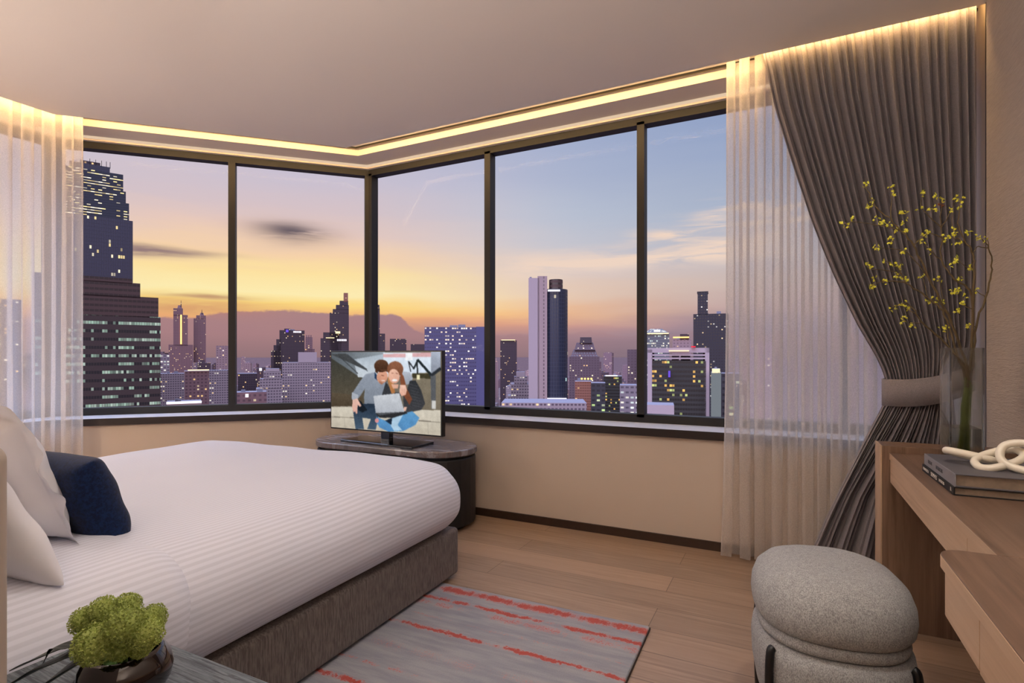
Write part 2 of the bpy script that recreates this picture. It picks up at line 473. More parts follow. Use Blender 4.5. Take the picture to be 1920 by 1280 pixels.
def ash():
    m, q, out = mat('blue_grey_cerused_wood')
    co = q.add('ShaderNodeTexCoord').outputs['Object']
    n = q.noise(q.vmul(co, (3, 60, 60)), 3.0, 5, 0.7, 0.5)
    b = q.add('ShaderNodeBsdfPrincipled', {'Roughness': 0.5})
    q.l.new(q.mix(q.smooth(n, 0.38, 0.6), srgb(44, 52, 60), srgb(104, 112, 118)), b.inputs['Base Color'])
    bp = q.add('ShaderNodeBump', {'Strength': 0.5, 'Distance': 0.001, 'Height': n}); q.l.new(bp.outputs[0], b.inputs['Normal'])
    q.l.new(b.outputs[0], out.inputs[0]); return m
M['ash'] = ash()

def rugmat():
    m, q, out = mat('grey_red_rug_pile')
    co = q.add('ShaderNodeTexCoord').outputs['Object']
    s = q.add('ShaderNodeSeparateXYZ', {0: co})
    fine = q.noise(co, 130, 2, 0.8)
    wob = q.math('MULTIPLY', q.math('SUBTRACT', q.noise(q.vmul(co, (1, 0.1, 1)), 2.2, 4, 0.6), 0.5), 0.07)
    jit = q.math('MULTIPLY', q.math('SUBTRACT', q.noise(q.vmul(co, (1, 1.6, 1)), 38, 3, 0.8), 0.5), 0.05)
    y = q.math('ADD', s.outputs[1], q.math('ADD', wob, jit))
    big = q.noise(q.vmul(co, (1.3, 9, 1)), 3.0, 4, 0.6)
    tot = None
    for ii, (c, w, a) in enumerate(((-0.055, 0.030, 0.95), (-0.155, 0.016, 0.85), (-0.205, 0.030, 0.45), (-0.31, 0.012, 0.35), (-0.40, 0.013, 1.0), (-0.56, 0.04, 0.30), (-0.69, 0.012, 0.45), (-0.80, 0.013, 0.9), (-1.0, 0.03, 0.5))):
        d = q.math('DIVIDE', q.math('SUBTRACT', y, c), w)
        g = q.math('MULTIPLY', q.math('EXPONENT', q.math('MULTIPLY', q.math('MULTIPLY', d, d), -1.0)), a)
        brk = q.noise(q.add('ShaderNodeCombineXYZ', {0: s.outputs[0], 1: float(ii) * 3.7, 2: 0.0}).outputs[0], 5.5, 4, 0.75)
        g = q.math('MULTIPLY', g, q.smooth(brk, 0.36, 0.58, 0.35 if a > 0.8 else 0.1, 1.15))
        tot = g if tot is None else q.math('MAXIMUM', tot, g)
    f = q.math('ADD', tot, q.math('MULTIPLY', q.math('SUBTRACT', fine, 0.5), 1.1))
    red = q.smooth(f, 0.36, 0.78)
    pink = q.smooth(f, 0.2, 0.6)
    base = q.mix(q.smooth(big, 0.3, 0.7), srgb(134, 136, 146), srgb(156, 156, 160))
    base = q.mix(q.math('MULTIPLY', pink, 0.6), base, srgb(196, 138, 132))
    base = q.mix(q.math('MULTIPLY', red, 0.95), base, srgb(170, 66, 54))
    b = q.add('ShaderNodeBsdfPrincipled', {'Base Color': base, 'Roughness': 0.95, 'Specular IOR Level': 0.1, 'Sheen Weight': 0.2})
    bp = q.add('ShaderNodeBump', {'Strength': 0.6, 'Distance': 0.004, 'Height': fine}); q.l.new(bp.outputs[0], b.inputs['Normal'])
    q.l.new(b.outputs[0], out.inputs[0]); return m
M['rug'] = rugmat()

# facade material: UV in metres, a grid of windows, some of them lit
FAC = 0
def facade(name, wall, win, cw=4.0, ch=3.5, ww=0.6, wh=0.5, lit=0.1, colA=(255, 214, 150), colB=(225, 240, 235), stren=1.2, rowlit=0.0, rough=0.5, vert=False, patch=0.0):
    global FAC; FAC += 1
    if 'violet' not in name:
        wall = (wall[0] * 1.08, wall[1] * 0.94, wall[2] * 0.86); win = (win[0] * 1.1, win[1] * 0.95, win[2] * 0.86)
    m, q, out = mat(name)
    uv = q.add('ShaderNodeUVMap').outputs[0]
    s = q.add('ShaderNodeSeparateXYZ', {0: uv})
    u = q.math('DIVIDE', s.outputs[0], cw); v = q.math('DIVIDE', s.outputs[1], ch)
    fu, fv = q.math('FLOOR', u), q.math('FLOOR', v)
    ru, rv = q.math('FRACT', u), q.math('FRACT', v)
    inu = q.math('LESS_THAN', q.math('ABSOLUTE', q.math('SUBTRACT', ru, 0.5)), ww / 2)
    inv = q.math('LESS_THAN', q.math('ABSOLUTE', q.math('SUBTRACT', rv, 0.5)), wh / 2)
    inw = q.math('MULTIPLY', inu, inv)
    cell = q.add('ShaderNodeCombineXYZ', {0: fu, 1: fv, 2: FAC * 7.3}).outputs[0]
    wn = q.add('ShaderNodeTexWhiteNoise', {'Vector': cell}, noise_dimensions='3D')
    row = q.add('ShaderNodeTexWhiteNoise', {'Vector': q.add('ShaderNodeCombineXYZ', {0: q.math('FLOOR', q.math('DIVIDE', fu, 6.0)), 1: fv, 2: FAC * 3.1}).outputs[0]}, noise_dimensions='3D').outputs[0]
    thr = q.math('ADD', lit, q.math('MULTIPLY', q.math('LESS_THAN', row, rowlit), 0.75))
    if patch:
        pn = q.noise(q.vmul(cell, (0.12, 0.12, 1)), 1.0, 2)
        thr = q.math('MULTIPLY', thr, q.smooth(pn, 0.40, 0.58, 0.35, patch * 1.4))
    on = q.math('MULTIPLY', q.math('LESS_THAN', wn.outputs[0], thr), inw)
    cs = q.add('ShaderNodeSeparateColor', {0: wn.outputs[1]})
    lc = q.mix(q.math('GREATER_THAN', cs.outputs[1], 0.5), srgb(*colA), srgb(*colB))
    b = q.add('ShaderNodeBsdfPrincipled', {'Base Color': q.mix(inw, srgb(*wall), srgb(*win)), 'Specular IOR Level': 0.5})
    q.l.new(q.smooth(inw, 0, 1, 0.85, 0.25) , b.inputs['Roughness'])
    q.l.new(lc, b.inputs['Emission Color'])
    q.l.new(q.math('MULTIPLY', on, q.math('MULTIPLY', q.math('ADD', 0.35, cs.outputs[2]), stren)), b.inputs['Emission Strength'])
    q.l.new(b.outputs[0], out.inputs[0]); return m
#SETTING
# ================================================================== SETTING
XR = 0.77          # right wall
YB = 3.26          # wall under the right-hand windows
P1 = (-2.979, YB); P0 = (-4.363, 1.876)
PATH = [(1.3, YB), P1, P0, (-4.363, -3.0)]       # inner face of the window walls
def off(d):
    """window-wall polyline moved outward by d, mitred"""
    pts = [Vector((p[0], p[1])) for p in PATH]; out = []
    dirs = [(pts[i + 1] - pts[i]).normalized() for i in range(3)]
    nrm = [Vector((q.y, -q.x)) for q in dirs]     # outward for this winding
    for i in range(4):
        if i == 0: out.append(pts[0] + nrm[0] * d)
        elif i == 3: out.append(pts[3] + nrm[2] * d)
        else:
            n = (nrm[i - 1] + nrm[i]).normalized(); out.append(pts[i] + n * (d / n.dot(nrm[i])))
    return [(p.x, p.y) for p in out]
def seg(i, d0, d1, cut=None):
    a, b = off(d0), off(d1)
    p, q, r, s = a[i], a[i + 1], b[i + 1], b[i]
    if cut is not None and i == 0:
        p = (cut, p[1]); s = (cut, s[1])
    return [p, q, r, s]
YE_OFF = -0.225    # ceiling edge, set in from the window wall
CZ = 2.62

floor_poly = [(1.4, -3.2), (1.4, 3.6), (-3.1, 3.6), (-4.7, 2.0), (-4.7, -3.2)]
struct(prism('floor', floor_poly, -0.12, 0.0, M['floor']))
e = off(YE_OFF)
struct(prism('ceiling', [(1.3, -3.0), (1.3, e[0][1]), e[1], e[2], (e[3][0], -3.0)], CZ, 2.70, M['paint_ceil']))
struct(prism('trim_1', [(1.4, -3.2), (1.4, 3.6), (-3.1, 3.6), (-4.7, 2.0), (-4.7, -3.2)], 2.70, 2.80, M['paint_head']))
names = ['wall_back', 'wall_left_back', 'wall_left']
for i, n in enumerate(names):
    cut = XR + 0.03 if i == 0 else None
    g = Geo()
    v, f = prism_geo(ccw(seg(i, 0, 0.31, cut)), 0, 0.621); g.add(v, f)
    v, f = prism_geo(ccw(seg(i, 0, 0.31, cut)), 2.648, 2.70); g.add(v, f)
    v, f = prism_geo(ccw(seg(i, 0.20, 0.31, cut)), 2.62, 2.648); g.add(v, f)
    struct(g.make(n, M['paint_wall']))
    struct(prism('baseboard_' + n[5:], seg(i, -0.012, 0, cut), 0, 0.05, M['base']))
    struct(prism('trim_%d' % (2 + i), seg(i, -0.02, 0.24, cut), 0.655, 0.668, M['sill']))        # pale sill top
    struct(prism('trim_%d' % (5 + i), seg(i, -0.024, -0.0, cut), 0.621, 0.6675, M['bronze_sill']))
    struct(prism('trim_%d' % (8 + i), seg(i, 0.0, 0.24, cut), 0.621, 0.655, M['bronze_sill']))
    struct(prism('trim_%d' % (11 + i), seg(i, 0.19, 0.202, cut), 2.632, 2.6475, M['led_fine']))    # thin light line over the frame
    struct(prism('trim_%d' % (14 + i), seg(i, YE_OFF + 0.002, YE_OFF + 0.014, cut), 2.645, 2.675, M['led']))  # cove strip
    struct(prism('trim_%d' % (17 + i), seg(i, -0.045, -0.03, cut), 2.688, 2.70, M['black']))           # curtain track
# windows: mitred frames, mullions and panes
def along(i, d, s):
    """point on segment i (offset d) at distance s from its start corner (for i=0 from P1 towards +X)"""
    a = off(d); A, B = Vector(a[i]), Vector(a[i + 1])
    if i == 0: return B + (A - B).normalized() * s
    return A + (B - A).normalized() * s
FR0, FR1 = 0.23, 0.31
mull = {0: [1.118, 2.241, 3.364], 1: [1.016], 2: [1.05, 2.1, 3.15]}
for i in range(3):
    cut = XR + 0.03 if i == 0 else None
    w = bpy.data.objects.new('window_%d' % (i + 1), None); COL.objects.link(w); struct(w)
    g = Geo()
    v, f = prism_geo(ccw(seg(i, FR0, FR1, cut)), 0.655, 0.719); g.add(v, f)
    v, f = prism_geo(ccw(seg(i, FR0, FR1, cut)), 2.572, 2.632); g.add(v, f)
    g.make('frame', M['bronze'], w)
    a = off(FR0)
    A, B = Vector(a[i]), Vector(a[i + 1])
    d = (A - B).normalized() if i == 0 else (B - A).normalized()
    nrm = Vector((-d.y, d.x)) if i == 0 else Vector((d.y, -d.x))
    org = B if i == 0 else A
    if i == 0: nrm = Vector((0, 1))
    posts = [(0.0, 0.03)] if i == 0 else [(0.0, 0.03)]
    posts = posts + [(m_, 0.024) for m_ in mull[i]]
    L = 3.9 if i == 0 else (B - A).length
    if i == 1: posts.append((L, 0.03))
    for (s, hw) in posts:
        s0, s1 = max(s - hw, -0.0 if s == 0 else 0), s + hw
        if s == 0: s0 = 0
        if i == 1 and s == L: s1 = L
        p, q = org + d * s0, org + d * s1
        prism('mullion', [p, q, q + nrm * 0.08, p + nrm * 0.08], 0.70, 2.59, M['bronze'], w)
    ss = [p[0] for p in posts] + ([] if i == 1 else [L if i == 0 else 4.7])
    for a_, b_ in zip(ss[:-1], ss[1:]):
        p, q = org + d * (a_ + 0.01) + nrm * 0.055, org + d * (b_ - 0.01) + nrm * 0.055
        prism('pane', [p, q, q + nrm * 0.008, p + nrm * 0.008], 0.71, 2.58, M['pane'], w)

# right wall: textured panel that stops at the curtain slot, then the slot's side wall
struct(box('wall_right', XR, XR + 0.08, -3.0, 3.028, 0, CZ, M['plaster']))
struct(box('trim_20', XR - 0.001, XR + 0.006, 3.020, 3.030, 0, CZ, M['black']))  # black strip stands in for shade in the panel's edge gap
struct(box('trim_21', XR + 0.02, XR + 0.12, 3.03, 3.60, 0, 2.70, M['paint_wall']))
struct(box('baseboard_right', XR - 0.012, XR, -3.0, 3.02, 0, 0.05, M['base']))
# wall behind the headboard and passage walls behind the camera
struct(box('wall_headboard', -4.363, -0.83, 0.08, 0.20, 0, CZ, M['paint_wall']))
struct(box('wall_passage', -0.95, -0.83, -3.0, 0.08, 0, CZ, M['paint_wall']))
struct(box('wall_front', -0.95, XR + 0.08, -3.1, -3.0, 0, CZ, M['paint_wall']))

# unseen fill lights added under the ceiling, out of the frame
for n, (x, y, e_) in enumerate([(-2.6, 0.9, 4), (-0.85, 1.2, 6), (0.2, 1.2, 8), (-0.1, -1.2, 10)]):
    ld = bpy.data.lights.new('ceiling_fill', 'AREA'); ld.shape = 'DISK'; ld.size = 0.12; ld.energy = e_
    ld.color = (1.0, 0.92, 0.84); ld.spread = rad(150)
    lo = bpy.data.objects.new('ceiling_fill', ld); COL.objects.link(lo); lo.location = (x, y, CZ - 0.012)
# unseen upward fill lights, added out of the frame to brighten the ceiling
def add_upward_fill(x, y, z, e_, size=0.25, col=(1.0, 0.93, 0.87)):
    ld = bpy.data.lights.new('upward_fill', 'AREA'); ld.shape = 'DISK'; ld.size = size; ld.energy = e_; ld.color = col
    lo = bpy.data.objects.new('upward_fill', ld); COL.objects.link(lo); lo.location = (x, y, z); lo.rotation_euler = (PI, 0, 0)
# unseen warm fill light added left of the frame for left-facing surfaces
ld = bpy.data.lights.new('left_fill', 'POINT'); ld.energy = 26; ld.shadow_soft_size = 0.14; ld.color = (1.0, 0.84, 0.68)
lo = bpy.data.objects.new('left_fill', ld); COL.objects.link(lo); lo.location = (-3.75, 0.52, 1.12)
add_upward_fill(-3.2, 0.35, 1.25, 10)
add_upward_fill(-1.3, 0.30, 1.25, 18)
add_upward_fill(0.1, -0.7, 1.15, 55)

# ================================================================== CURTAINS
def polyline(pts):
    P = [Vector((p[0], p[1])) for p in pts]
    L = [0]
    for a, b in zip(P[:-1], P[1:]): L.append(L[-1] + (b - a).length)
    def f(s):
        s = max(0, min(L[-1], s))
        for i in range(len(P) - 1):
            if s <= L[i + 1] or i == len(P) - 2:
                d = (P[i + 1] - P[i]).normalized(); return P[i] + d * (s - L[i]), Vector((d.y, -d.x))
    return f, L[-1]

def sheer_curtain(name, pts, folds, amp, z0, z1, nz, seed, flare=0.0):
    f, L = polyline(pts); rnd = random.Random(seed)
    ph = [rnd.uniform(0.7, 1.35) for _ in range(folds + 2)]
    am = [rnd.uniform(0.55, 1.25) for _ in range(folds + 2)]
    cum = [0]
    for p in ph[:folds]: cum.append(cum[-1] + p)
    nu = folds * 14; V = []
    for i in range(nu + 1):
        t = i / nu * folds; k_ = min(int(t), folds - 1); fr = t - k_
        s = (cum[k_] + ph[k_] * fr) / cum[-1]
        for j in range(nz + 1):
            w = j / nz; z = z0 + (z1 - z0) * w
            s2 = s + 0.004 * math.sin(w * 4 + k_ * 1.7) * (1 - w)
            p, n = f(s2 * L)
            A = amp * am[k_] * (1 + 0.35 * (1 - w)) * (0.75 + 0.25 * math.sin(w * 5 + k_ * 2.1))
            a = 2 * PI * fr
            dpos = A * math.sin(a) + 0.25 * A * math.sin(3 * a + k_) * (1 - 0.5 * w)
            back = 0.42 * (L / folds) * math.sin(2 * a) * 0.6        # omega-shaped overlap
            tx = Vector((-n.y, n.x))
            q = p + n * dpos - tx * back * (1 if k_ % 2 else 0.8)
            if flare: q = q + Vector((-flare * (1 - w) ** 3 * max(0, 1 - s * 14), 0))
            V.append((q.x, q.y, z))
    return obj(name, V, grid_faces(nu, nz), M['sheer'], smooth=True)

c = off(-0.125)
Ax = Vector(c[1]) + (Vector(c[2]) - Vector(c[1])).normalized() * 1.70
cc = Vector(c[2])
dA = (Vector(c[1]) - Vector(c[2])).normalized()
corner = [cc + dA * 0.09, cc + dA * 0.03 + Vector((0.008, -0.01)), cc + Vector((0.008, -0.045)), cc + Vector((0, -0.11))]
o = sheer_curtain('sheer_curtain', [tuple(Ax)] + [tuple(p) for p in corner] + [(c[3][0], 0.24)], 19, 0.026, 0.015, 2.67, 22, 5)
tag(o, 'white sheer curtain hanging in the left corner beside the bed pillows', 'curtain')
o = sheer_curtain('sheer_curtain', [(-0.285, 3.185), (0.755, 3.185)], 15, 0.027, 0.012, 2.685, 26, 11, flare=0.03)
tag(o, 'white sheer curtain hanging floor-length behind the tied-back grey drape', 'curtain')

def drape():
    root = empty('drape_curtain', (0.3, 3.07, 0))
    tag(root, 'taupe grey pleated drape tied back at the right end of the window', 'curtain')
    Y0 = 3.078
    # left edge (X as a function of z) and right edge
    Ledge = [(2.69, -0.112), (2.35, -0.05), (2.05, 0.03), (1.75, 0.115), (1.50, 0.20), (1.25, 0.30), (1.08, 0.385), (0.98, 0.42), (0.93, 0.425), (0.87, 0.41), (0.72, 0.345), (0.5, 0.255), (0.3, 0.175), (0.10, 0.105)]
    Redge = [(2.69, 0.752), (1.5, 0.752), (1.15, 0.745), (1.0, 0.70), (0.93, 0.665), (0.87, 0.67), (0.6, 0.70), (0.1, 0.74)]
    def interp(T, z):
        for (za, a), (zb, b) in zip(T[:-1], T[1:]):
            if z >= zb: 
                t = (z - zb) / (za - zb); t = max(0, min(1, t)); return b + (a - b) * t
        return T[-1][1]
    def sm(T, z): return (interp(T, z + 0.05) + interp(T, z) * 2 + interp(T, z - 0.05)) / 4
    N = 24; per = 14; nu = N * per; nz = 110; rnd = random.Random(3)
    phs = [rnd.uniform(-0.5, 0.5) for _ in range(N + 1)]; ams = [rnd.uniform(0.85, 1.15) for _ in range(N + 1)]
    V = []
    ztop = 2.685
    for i in range(nu + 1):
        s = i / nu; kf = s * N; k_ = min(int(kf), N - 1); fr = kf - k_
        zb = 0.13 - 0.11 * min(1, s * 1.8)               # hem pulled up at the free edge
        for j in range(nz + 1):
            z = zb + (ztop - zb) * j / nz
            xl, xr = sm(Ledge, z), sm(Redge, z)
            tie = math.exp(-((z - 0.925) / 0.22) ** 2)
            low = max(0.0, min(1.0, (0.93 - z) / 0.5))
            g = s + 0.02 * math.sin(2.2 * s * PI) * (1 - tie)
            if z > 0.93: g = s
            else: g = s ** (1.0 + 0.75 * low) if s > 0 else 0     # below the tie the free edge panel is wide
            g = g * (1 - 0) 
            x = xl + (xr - xl) * g
            spac = (xr - xl) / N
            a = 2 * PI * (kf + 0.045 * math.sin(z * 1.7 + kf * 0.9) * (1 - tie) + 0.16 * math.sin(kf * 1.9))
            amk = ams[k_] + (ams[k_ + 1] - ams[k_]) * fr
            A = (0.016 + 0.011 * (1 - math.exp(-(2.69 - z) * 1.6))) * amk * (1 - 0.45 * tie)
            A *= 1 - 0.55 * low
            fade = min(1, s * N) if low > 0 else 1
            y = A * math.sin(a) + 0.022 * low * (0.4 + 0.6 * min(1, s * 5)) * math.sin(2 * PI * (s * 6.5 + 0.3)) + 0.15 * A * math.sin(2 * PI * kf * 0.37 + 1.0)
            x += 0.22 * spac * math.sin(2 * a) * 0.5
            y += -0.035 * tie * math.sin(PI * s)          # bundle bulges a little at the tie
            # random extra folds running into the tie
            V.append((x - 0.3, Y0 - 3.07 + y - 0.010 * low, z))
    o = obj('drape_panel', V, grid_faces(nu, nz), M['drape'], root, smooth=True, solid=0.002)
    # heading tape seam
    V = []
    # tieback band wrapping the bundle and rising to the hook on the wall
    pts = []
    path = [(0.66, 3.125, 0.99), (0.50, 3.125, 0.94), (0.425, 3.11, 0.928), (0.405, 3.085, 0.925), (0.425, 3.04, 0.925), (0.50, 3.015, 0.928), (0.58, 3.012, 0.940), (0.66, 3.025, 0.965), (0.745, 3.06, 1.005)]
    cp = catmull(path, 6); wd = 0.062
    V = []; F = []
    for q_, p in enumerate(cp):
        V.append((p.x - 0.3, p.y - 3.07, p.z - wd)); V.append((p.x - 0.3, p.y - 3.07, p.z + wd))
    F = [(2 * i, 2 * i + 2, 2 * i + 3, 2 * i + 1) for i in range(len(cp) - 1)]
    obj('tieback', V, F, M['drape'], root, smooth=True, solid=0.006)
drape()

# ================================================================== BED
bed = empty('bed', (-1.444, 2.294, 0), rad(1.3))
tag(bed, 'wide upholstered bed with grey-brown base, headboard end at the left edge', 'bed')
v, f = rbox_geo(-1.80, 0.0, -1.985, 0.0, 0.025, 0.252, 0.02, 0.2)
obj('bed_base', v, f, M['bed_base'], bed, smooth=True)
box('bed_plinth', -1.74, -0.05, -1.96, -0.05, 0.0, 0.03, M['black'], bed)
v, f = rbox_geo(-1.79, -0.015, -1.98, -0.03, 0.245, 0.53, 0.06, 0.2)
obj('mattress', v, f, M['pillow_w'], bed, smooth=True)
hb = rbox_geo(-3.55, -0.783, 0.203, 0.30, 0.0, 1.0, 0.02, 0.12)
o = obj('headboard', hb[0], hb[1], M['headboard'], smooth=True)
tag(o, 'cream padded headboard panel seen as a narrow strip at the far left edge', 'headboard')

def duvet_shape(name, x0, x1, y0, y1, z0, z1, r, grow, parent, seed=0, crown=0.03, step=0.035, foot=True):
    V, F = rbox_geo(x0, x1, y0, y1, z0, z1, r, step, bottom=False)
    out = []; uv = []
    cx, hx = (x0 + x1) / 2, (x1 - x0) / 2
    for (x, y, z) in V:
        t = (z1 - z) / (z1 - z0)
        side = 1.0 if (x > x1 - r * 1.01 or x < x0 + r * 1.01) else 0.0
        u = x
        if x > x1 - r: u = x1 - r + r * math.atan2(x - (x1 - r), max(1e-4, z - (z1 - r))) if z > z1 - r else x1 - r + r * PI / 2 + (z1 - r - z)
        if x < x0 + r: u = x0 + r - (r * math.atan2((x0 + r) - x, max(1e-4, z - (z1 - r))) if z > z1 - r else r * PI / 2 + (z1 - r - z))
        uv.append((u, y))
        # crown on top
        cr = (1 - ((x - cx) / hx) ** 2) * crown
        foot_t = max(0, min(1, (y1 - y) / 0.5)); cr *= (0.35 + 0.65 * foot_t)
        z2 = z + cr * (1 - t) ** 0.5
        # belly: sides bulge at mid height and tuck under
        b = math.sin(min(1, t * 1.05) * PI) * 0.018 - max(0, t - 0.62) ** 1.3 * 0.13
        sgn = 1 if x > cx else -1
        ex = max(0, abs(x - cx) - (hx - r)) / r
        x2 = x + sgn * b * min(1, ex)
        ey = max(0, (y - (y1 - r))) / r if foot else 0
        y2 = y + b * min(1, ey) * 1.2
        # round the corner in plan near the foot
        if foot:
            R = 0.16; qx, qy = abs(x2 - cx) - (hx - R), y2 - (y1 - R)
            if qx > 0 and qy > 0:
                l = math.hypot(qx, qy); mxx = max(qx, qy)
                if l > 1e-6:
                    k_ = mxx / l; k_ = 1 - (1 - k_) * 0.85
                    x2 = cx + sgn * ((hx - R) + qx * k_); y2 = (y1 - R) + qy * k_
        w = 0.006 * snoise(x * 3.1 + seed, y * 3.7, seed) + 0.003 * snoise(x * 9, y * 7, seed + 3)
        z2 += w * (1 - t) + grow
        x2 += sgn * (w * 0.8) * min(1, ex)
        if t > 0.97: z2 += 0.006 * snoise(y * 6, x * 6, seed + 5)
        out.append((x2, y2, z2))
    o = obj(name, out, F, M['duvet'], parent, smooth=True, uvs=uv)
    md = o.modifiers.new('sub', 'SUBSURF'); md.levels = 1; md.render_levels = 1
    return o
duv = empty('duvet', (-1.444, 2.294, 0), rad(1.3))
tag(duv, 'white satin-striped duvet tucked over the bed', 'duvet')
duvet_shape('duvet_cover', -1.835, 0.05, -1.95, 0.032, 0.236, 0.575, 0.14, 0.0, duv, 1)
duvet_shape('turned_down_fold', -1.845, 0.060, -1.955, -1.335, 0.228, 0.582, 0.145, 0.011, duv, 1, foot=False)

def pillow(name, w, h, th, mats, flange=0.0, n=26, power=2.6, seed=0, tuck=0.06):
    V = []; F = []
    def shape(u, v): 
        cu, cv = abs(u), abs(v)
        sx_ = 1 - tuck * cv ** 2 * (1 - cu ** 8 * 0.35); sy_ = 1 - tuck * cu ** 2 * (1 - cv ** 8 * 0.35)
        return u * w / 2 * (1 - tuck * 0.9 * (1 - cv ** 2)), v * h / 2 * (1 - tuck * 0.9 * (1 - cu ** 2))
    idx = {}
    for side in (1, -1):
        for i in range(n + 1):
            for j in range(n + 1):
                u, v_ = -1 + 2 * i / n, -1 + 2 * j / n
                e_ = i in (0, n) or j in (0, n)
                if e_ and side == -1: idx[(side, i, j)] = idx[(1, i, j)]; continue
                x, z = shape(u, v_)
                t = ((1 - abs(u) ** power) * (1 - abs(v_) ** power)) ** 0.42
                wr = 1 + 0.10 * snoise(u * 4 + seed, v_ * 4, seed)
                idx[(side, i, j)] = len(V); V.append((x, side * th / 2 * t * wr, z))
    for side in (1, -1):
        for i in range(n):
            for j in range(n):
                q = (idx[(side, i, j)], idx[(side, i + 1, j)], idx[(side, i + 1, j + 1)], idx[(side, i, j + 1)])
                F.append(q if side == -1 else tuple(reversed(q)))
    if flange:
        # wavy border strip around the edge
        ring = [(i, 0) for i in range(n)] + [(n, j) for j in range(n)] + [(n - i, n) for i in range(n)] + [(0, n - j) for j in range(n)]
        base = len(V)
        for a, (i, j) in enumerate(ring):
            p = V[idx[(1, i, j)]]
            ux, uz = p[0] / (w / 2), p[2] / (h / 2)
            m_ = max(abs(ux), abs(uz)); dx = (1 if ux > 0 else -1) * min(1, max(0, (abs(ux) - 0.86) / 0.1)); dz = (1 if uz > 0 else -1) * min(1, max(0, (abs(uz) - 0.86) / 0.1))
            V.append((p[0] + dx * flange, 0.010 * math.sin(a * 0.55 + seed) + 0.006 * math.sin(a * 1.3), p[2] + dz * flange))
        R = len(ring)
        for a in range(R):
            b = (a + 1) % R
            F.append((idx[(1,) + ring[a]], base + a, base + b, idx[(1,) + ring[b]]))
    o = obj(name, V, F, mats, smooth=True, sub=1)
    return o
def place(o, loc, tilt, yaw=0, roll=0):
    o.rotation_euler = (tilt, roll, yaw); o.location = loc
p = pillow('bed_pillow', 0.70, 0.34, 0.16, M['pillow_w'], 0.05, seed=1)
place(p, (-2.03, 0.70, 0.775), rad(20), rad(1)); tag(p, 'white flanged pillow leaning upright, directly behind the navy cushion', 'pillow')
p = pillow('bed_pillow', 0.70, 0.36, 0.13, M['pillow_w'], 0.0, seed=4)
place(p, (-1.765, 0.555, 0.745), rad(27), rad(0)); tag(p, 'plain cream-white pillow standing closest to the headboard strip, low at left', 'pillow')
p = pillow('bed_cushion', 0.48, 0.27, 0.14, M['velvet'], 0.0, seed=7, power=3.5, tuck=0.05)
place(p, (-1.885, 0.83, 0.693), rad(20), rad(3)); tag(p, 'small navy velvet cushion standing in front of the white pillows', 'cushion')

# ================================================================== RUG
rug = empty('area_rug', (-0.489, 2.202, 0), rad(1.3))
tag(rug, 'blue-grey rug with broken brick-red streaks beside the bed', 'rug')
v, f = rbox_geo(-1.0, 0.0, -1.47, 0.0, 0.0005, 0.015, 0.006, 0.12)
obj('rug_pile', v, f, M['rug'], rug, smooth=True)
box('rug_edge_binding', -1.0, 0.003, -1.47, 0.002, 0.0, 0.008, plain('rug_binding', (58, 46, 40), 0.9), rug)

# ================================================================== DRESSER + TV
def stadium(L_, W_, n=16):
    r = W_ / 2; pts = []
    for i in range(n + 1):
        a = -PI / 2 + PI * i / n; pts.append((L_ / 2 - r + r * math.cos(a), r * math.sin(a)))
    for i in range(n + 1):
        a = PI / 2 + PI * i / n; pts.append((-L_ / 2 + r + r * math.cos(a), r * math.sin(a)))
    return pts
dr = empty('dresser', (-2.39, 2.965, 0))
tag(dr, 'black oval media cabinet with grey marble top under the television', 'cabinet')
prism('plinth', stadium(1.10, 0.36), 0.0, 0.035, M['black'], dr)
prism('cabinet_body', stadium(1.215, 0.465), 0.03, 0.455, M['charcoal'], dr, bevel=0.012)
prism('shadow_gap', stadium(1.17, 0.42), 0.45, 0.472, M['black'], dr)
prism('marble_top', stadium(1.235, 0.49), 0.470, 0.51, M['marble'], dr, bevel=0.008)
for x0, x1 in ((-0.36, -0.182), (-0.176, 0.0), (0.006, 0.18), (0.186, 0.36)):
    box('drawer_front', x0, x1, -0.241, -0.230, 0.05, 0.43, M['charcoal'], dr, bevel=0.002)

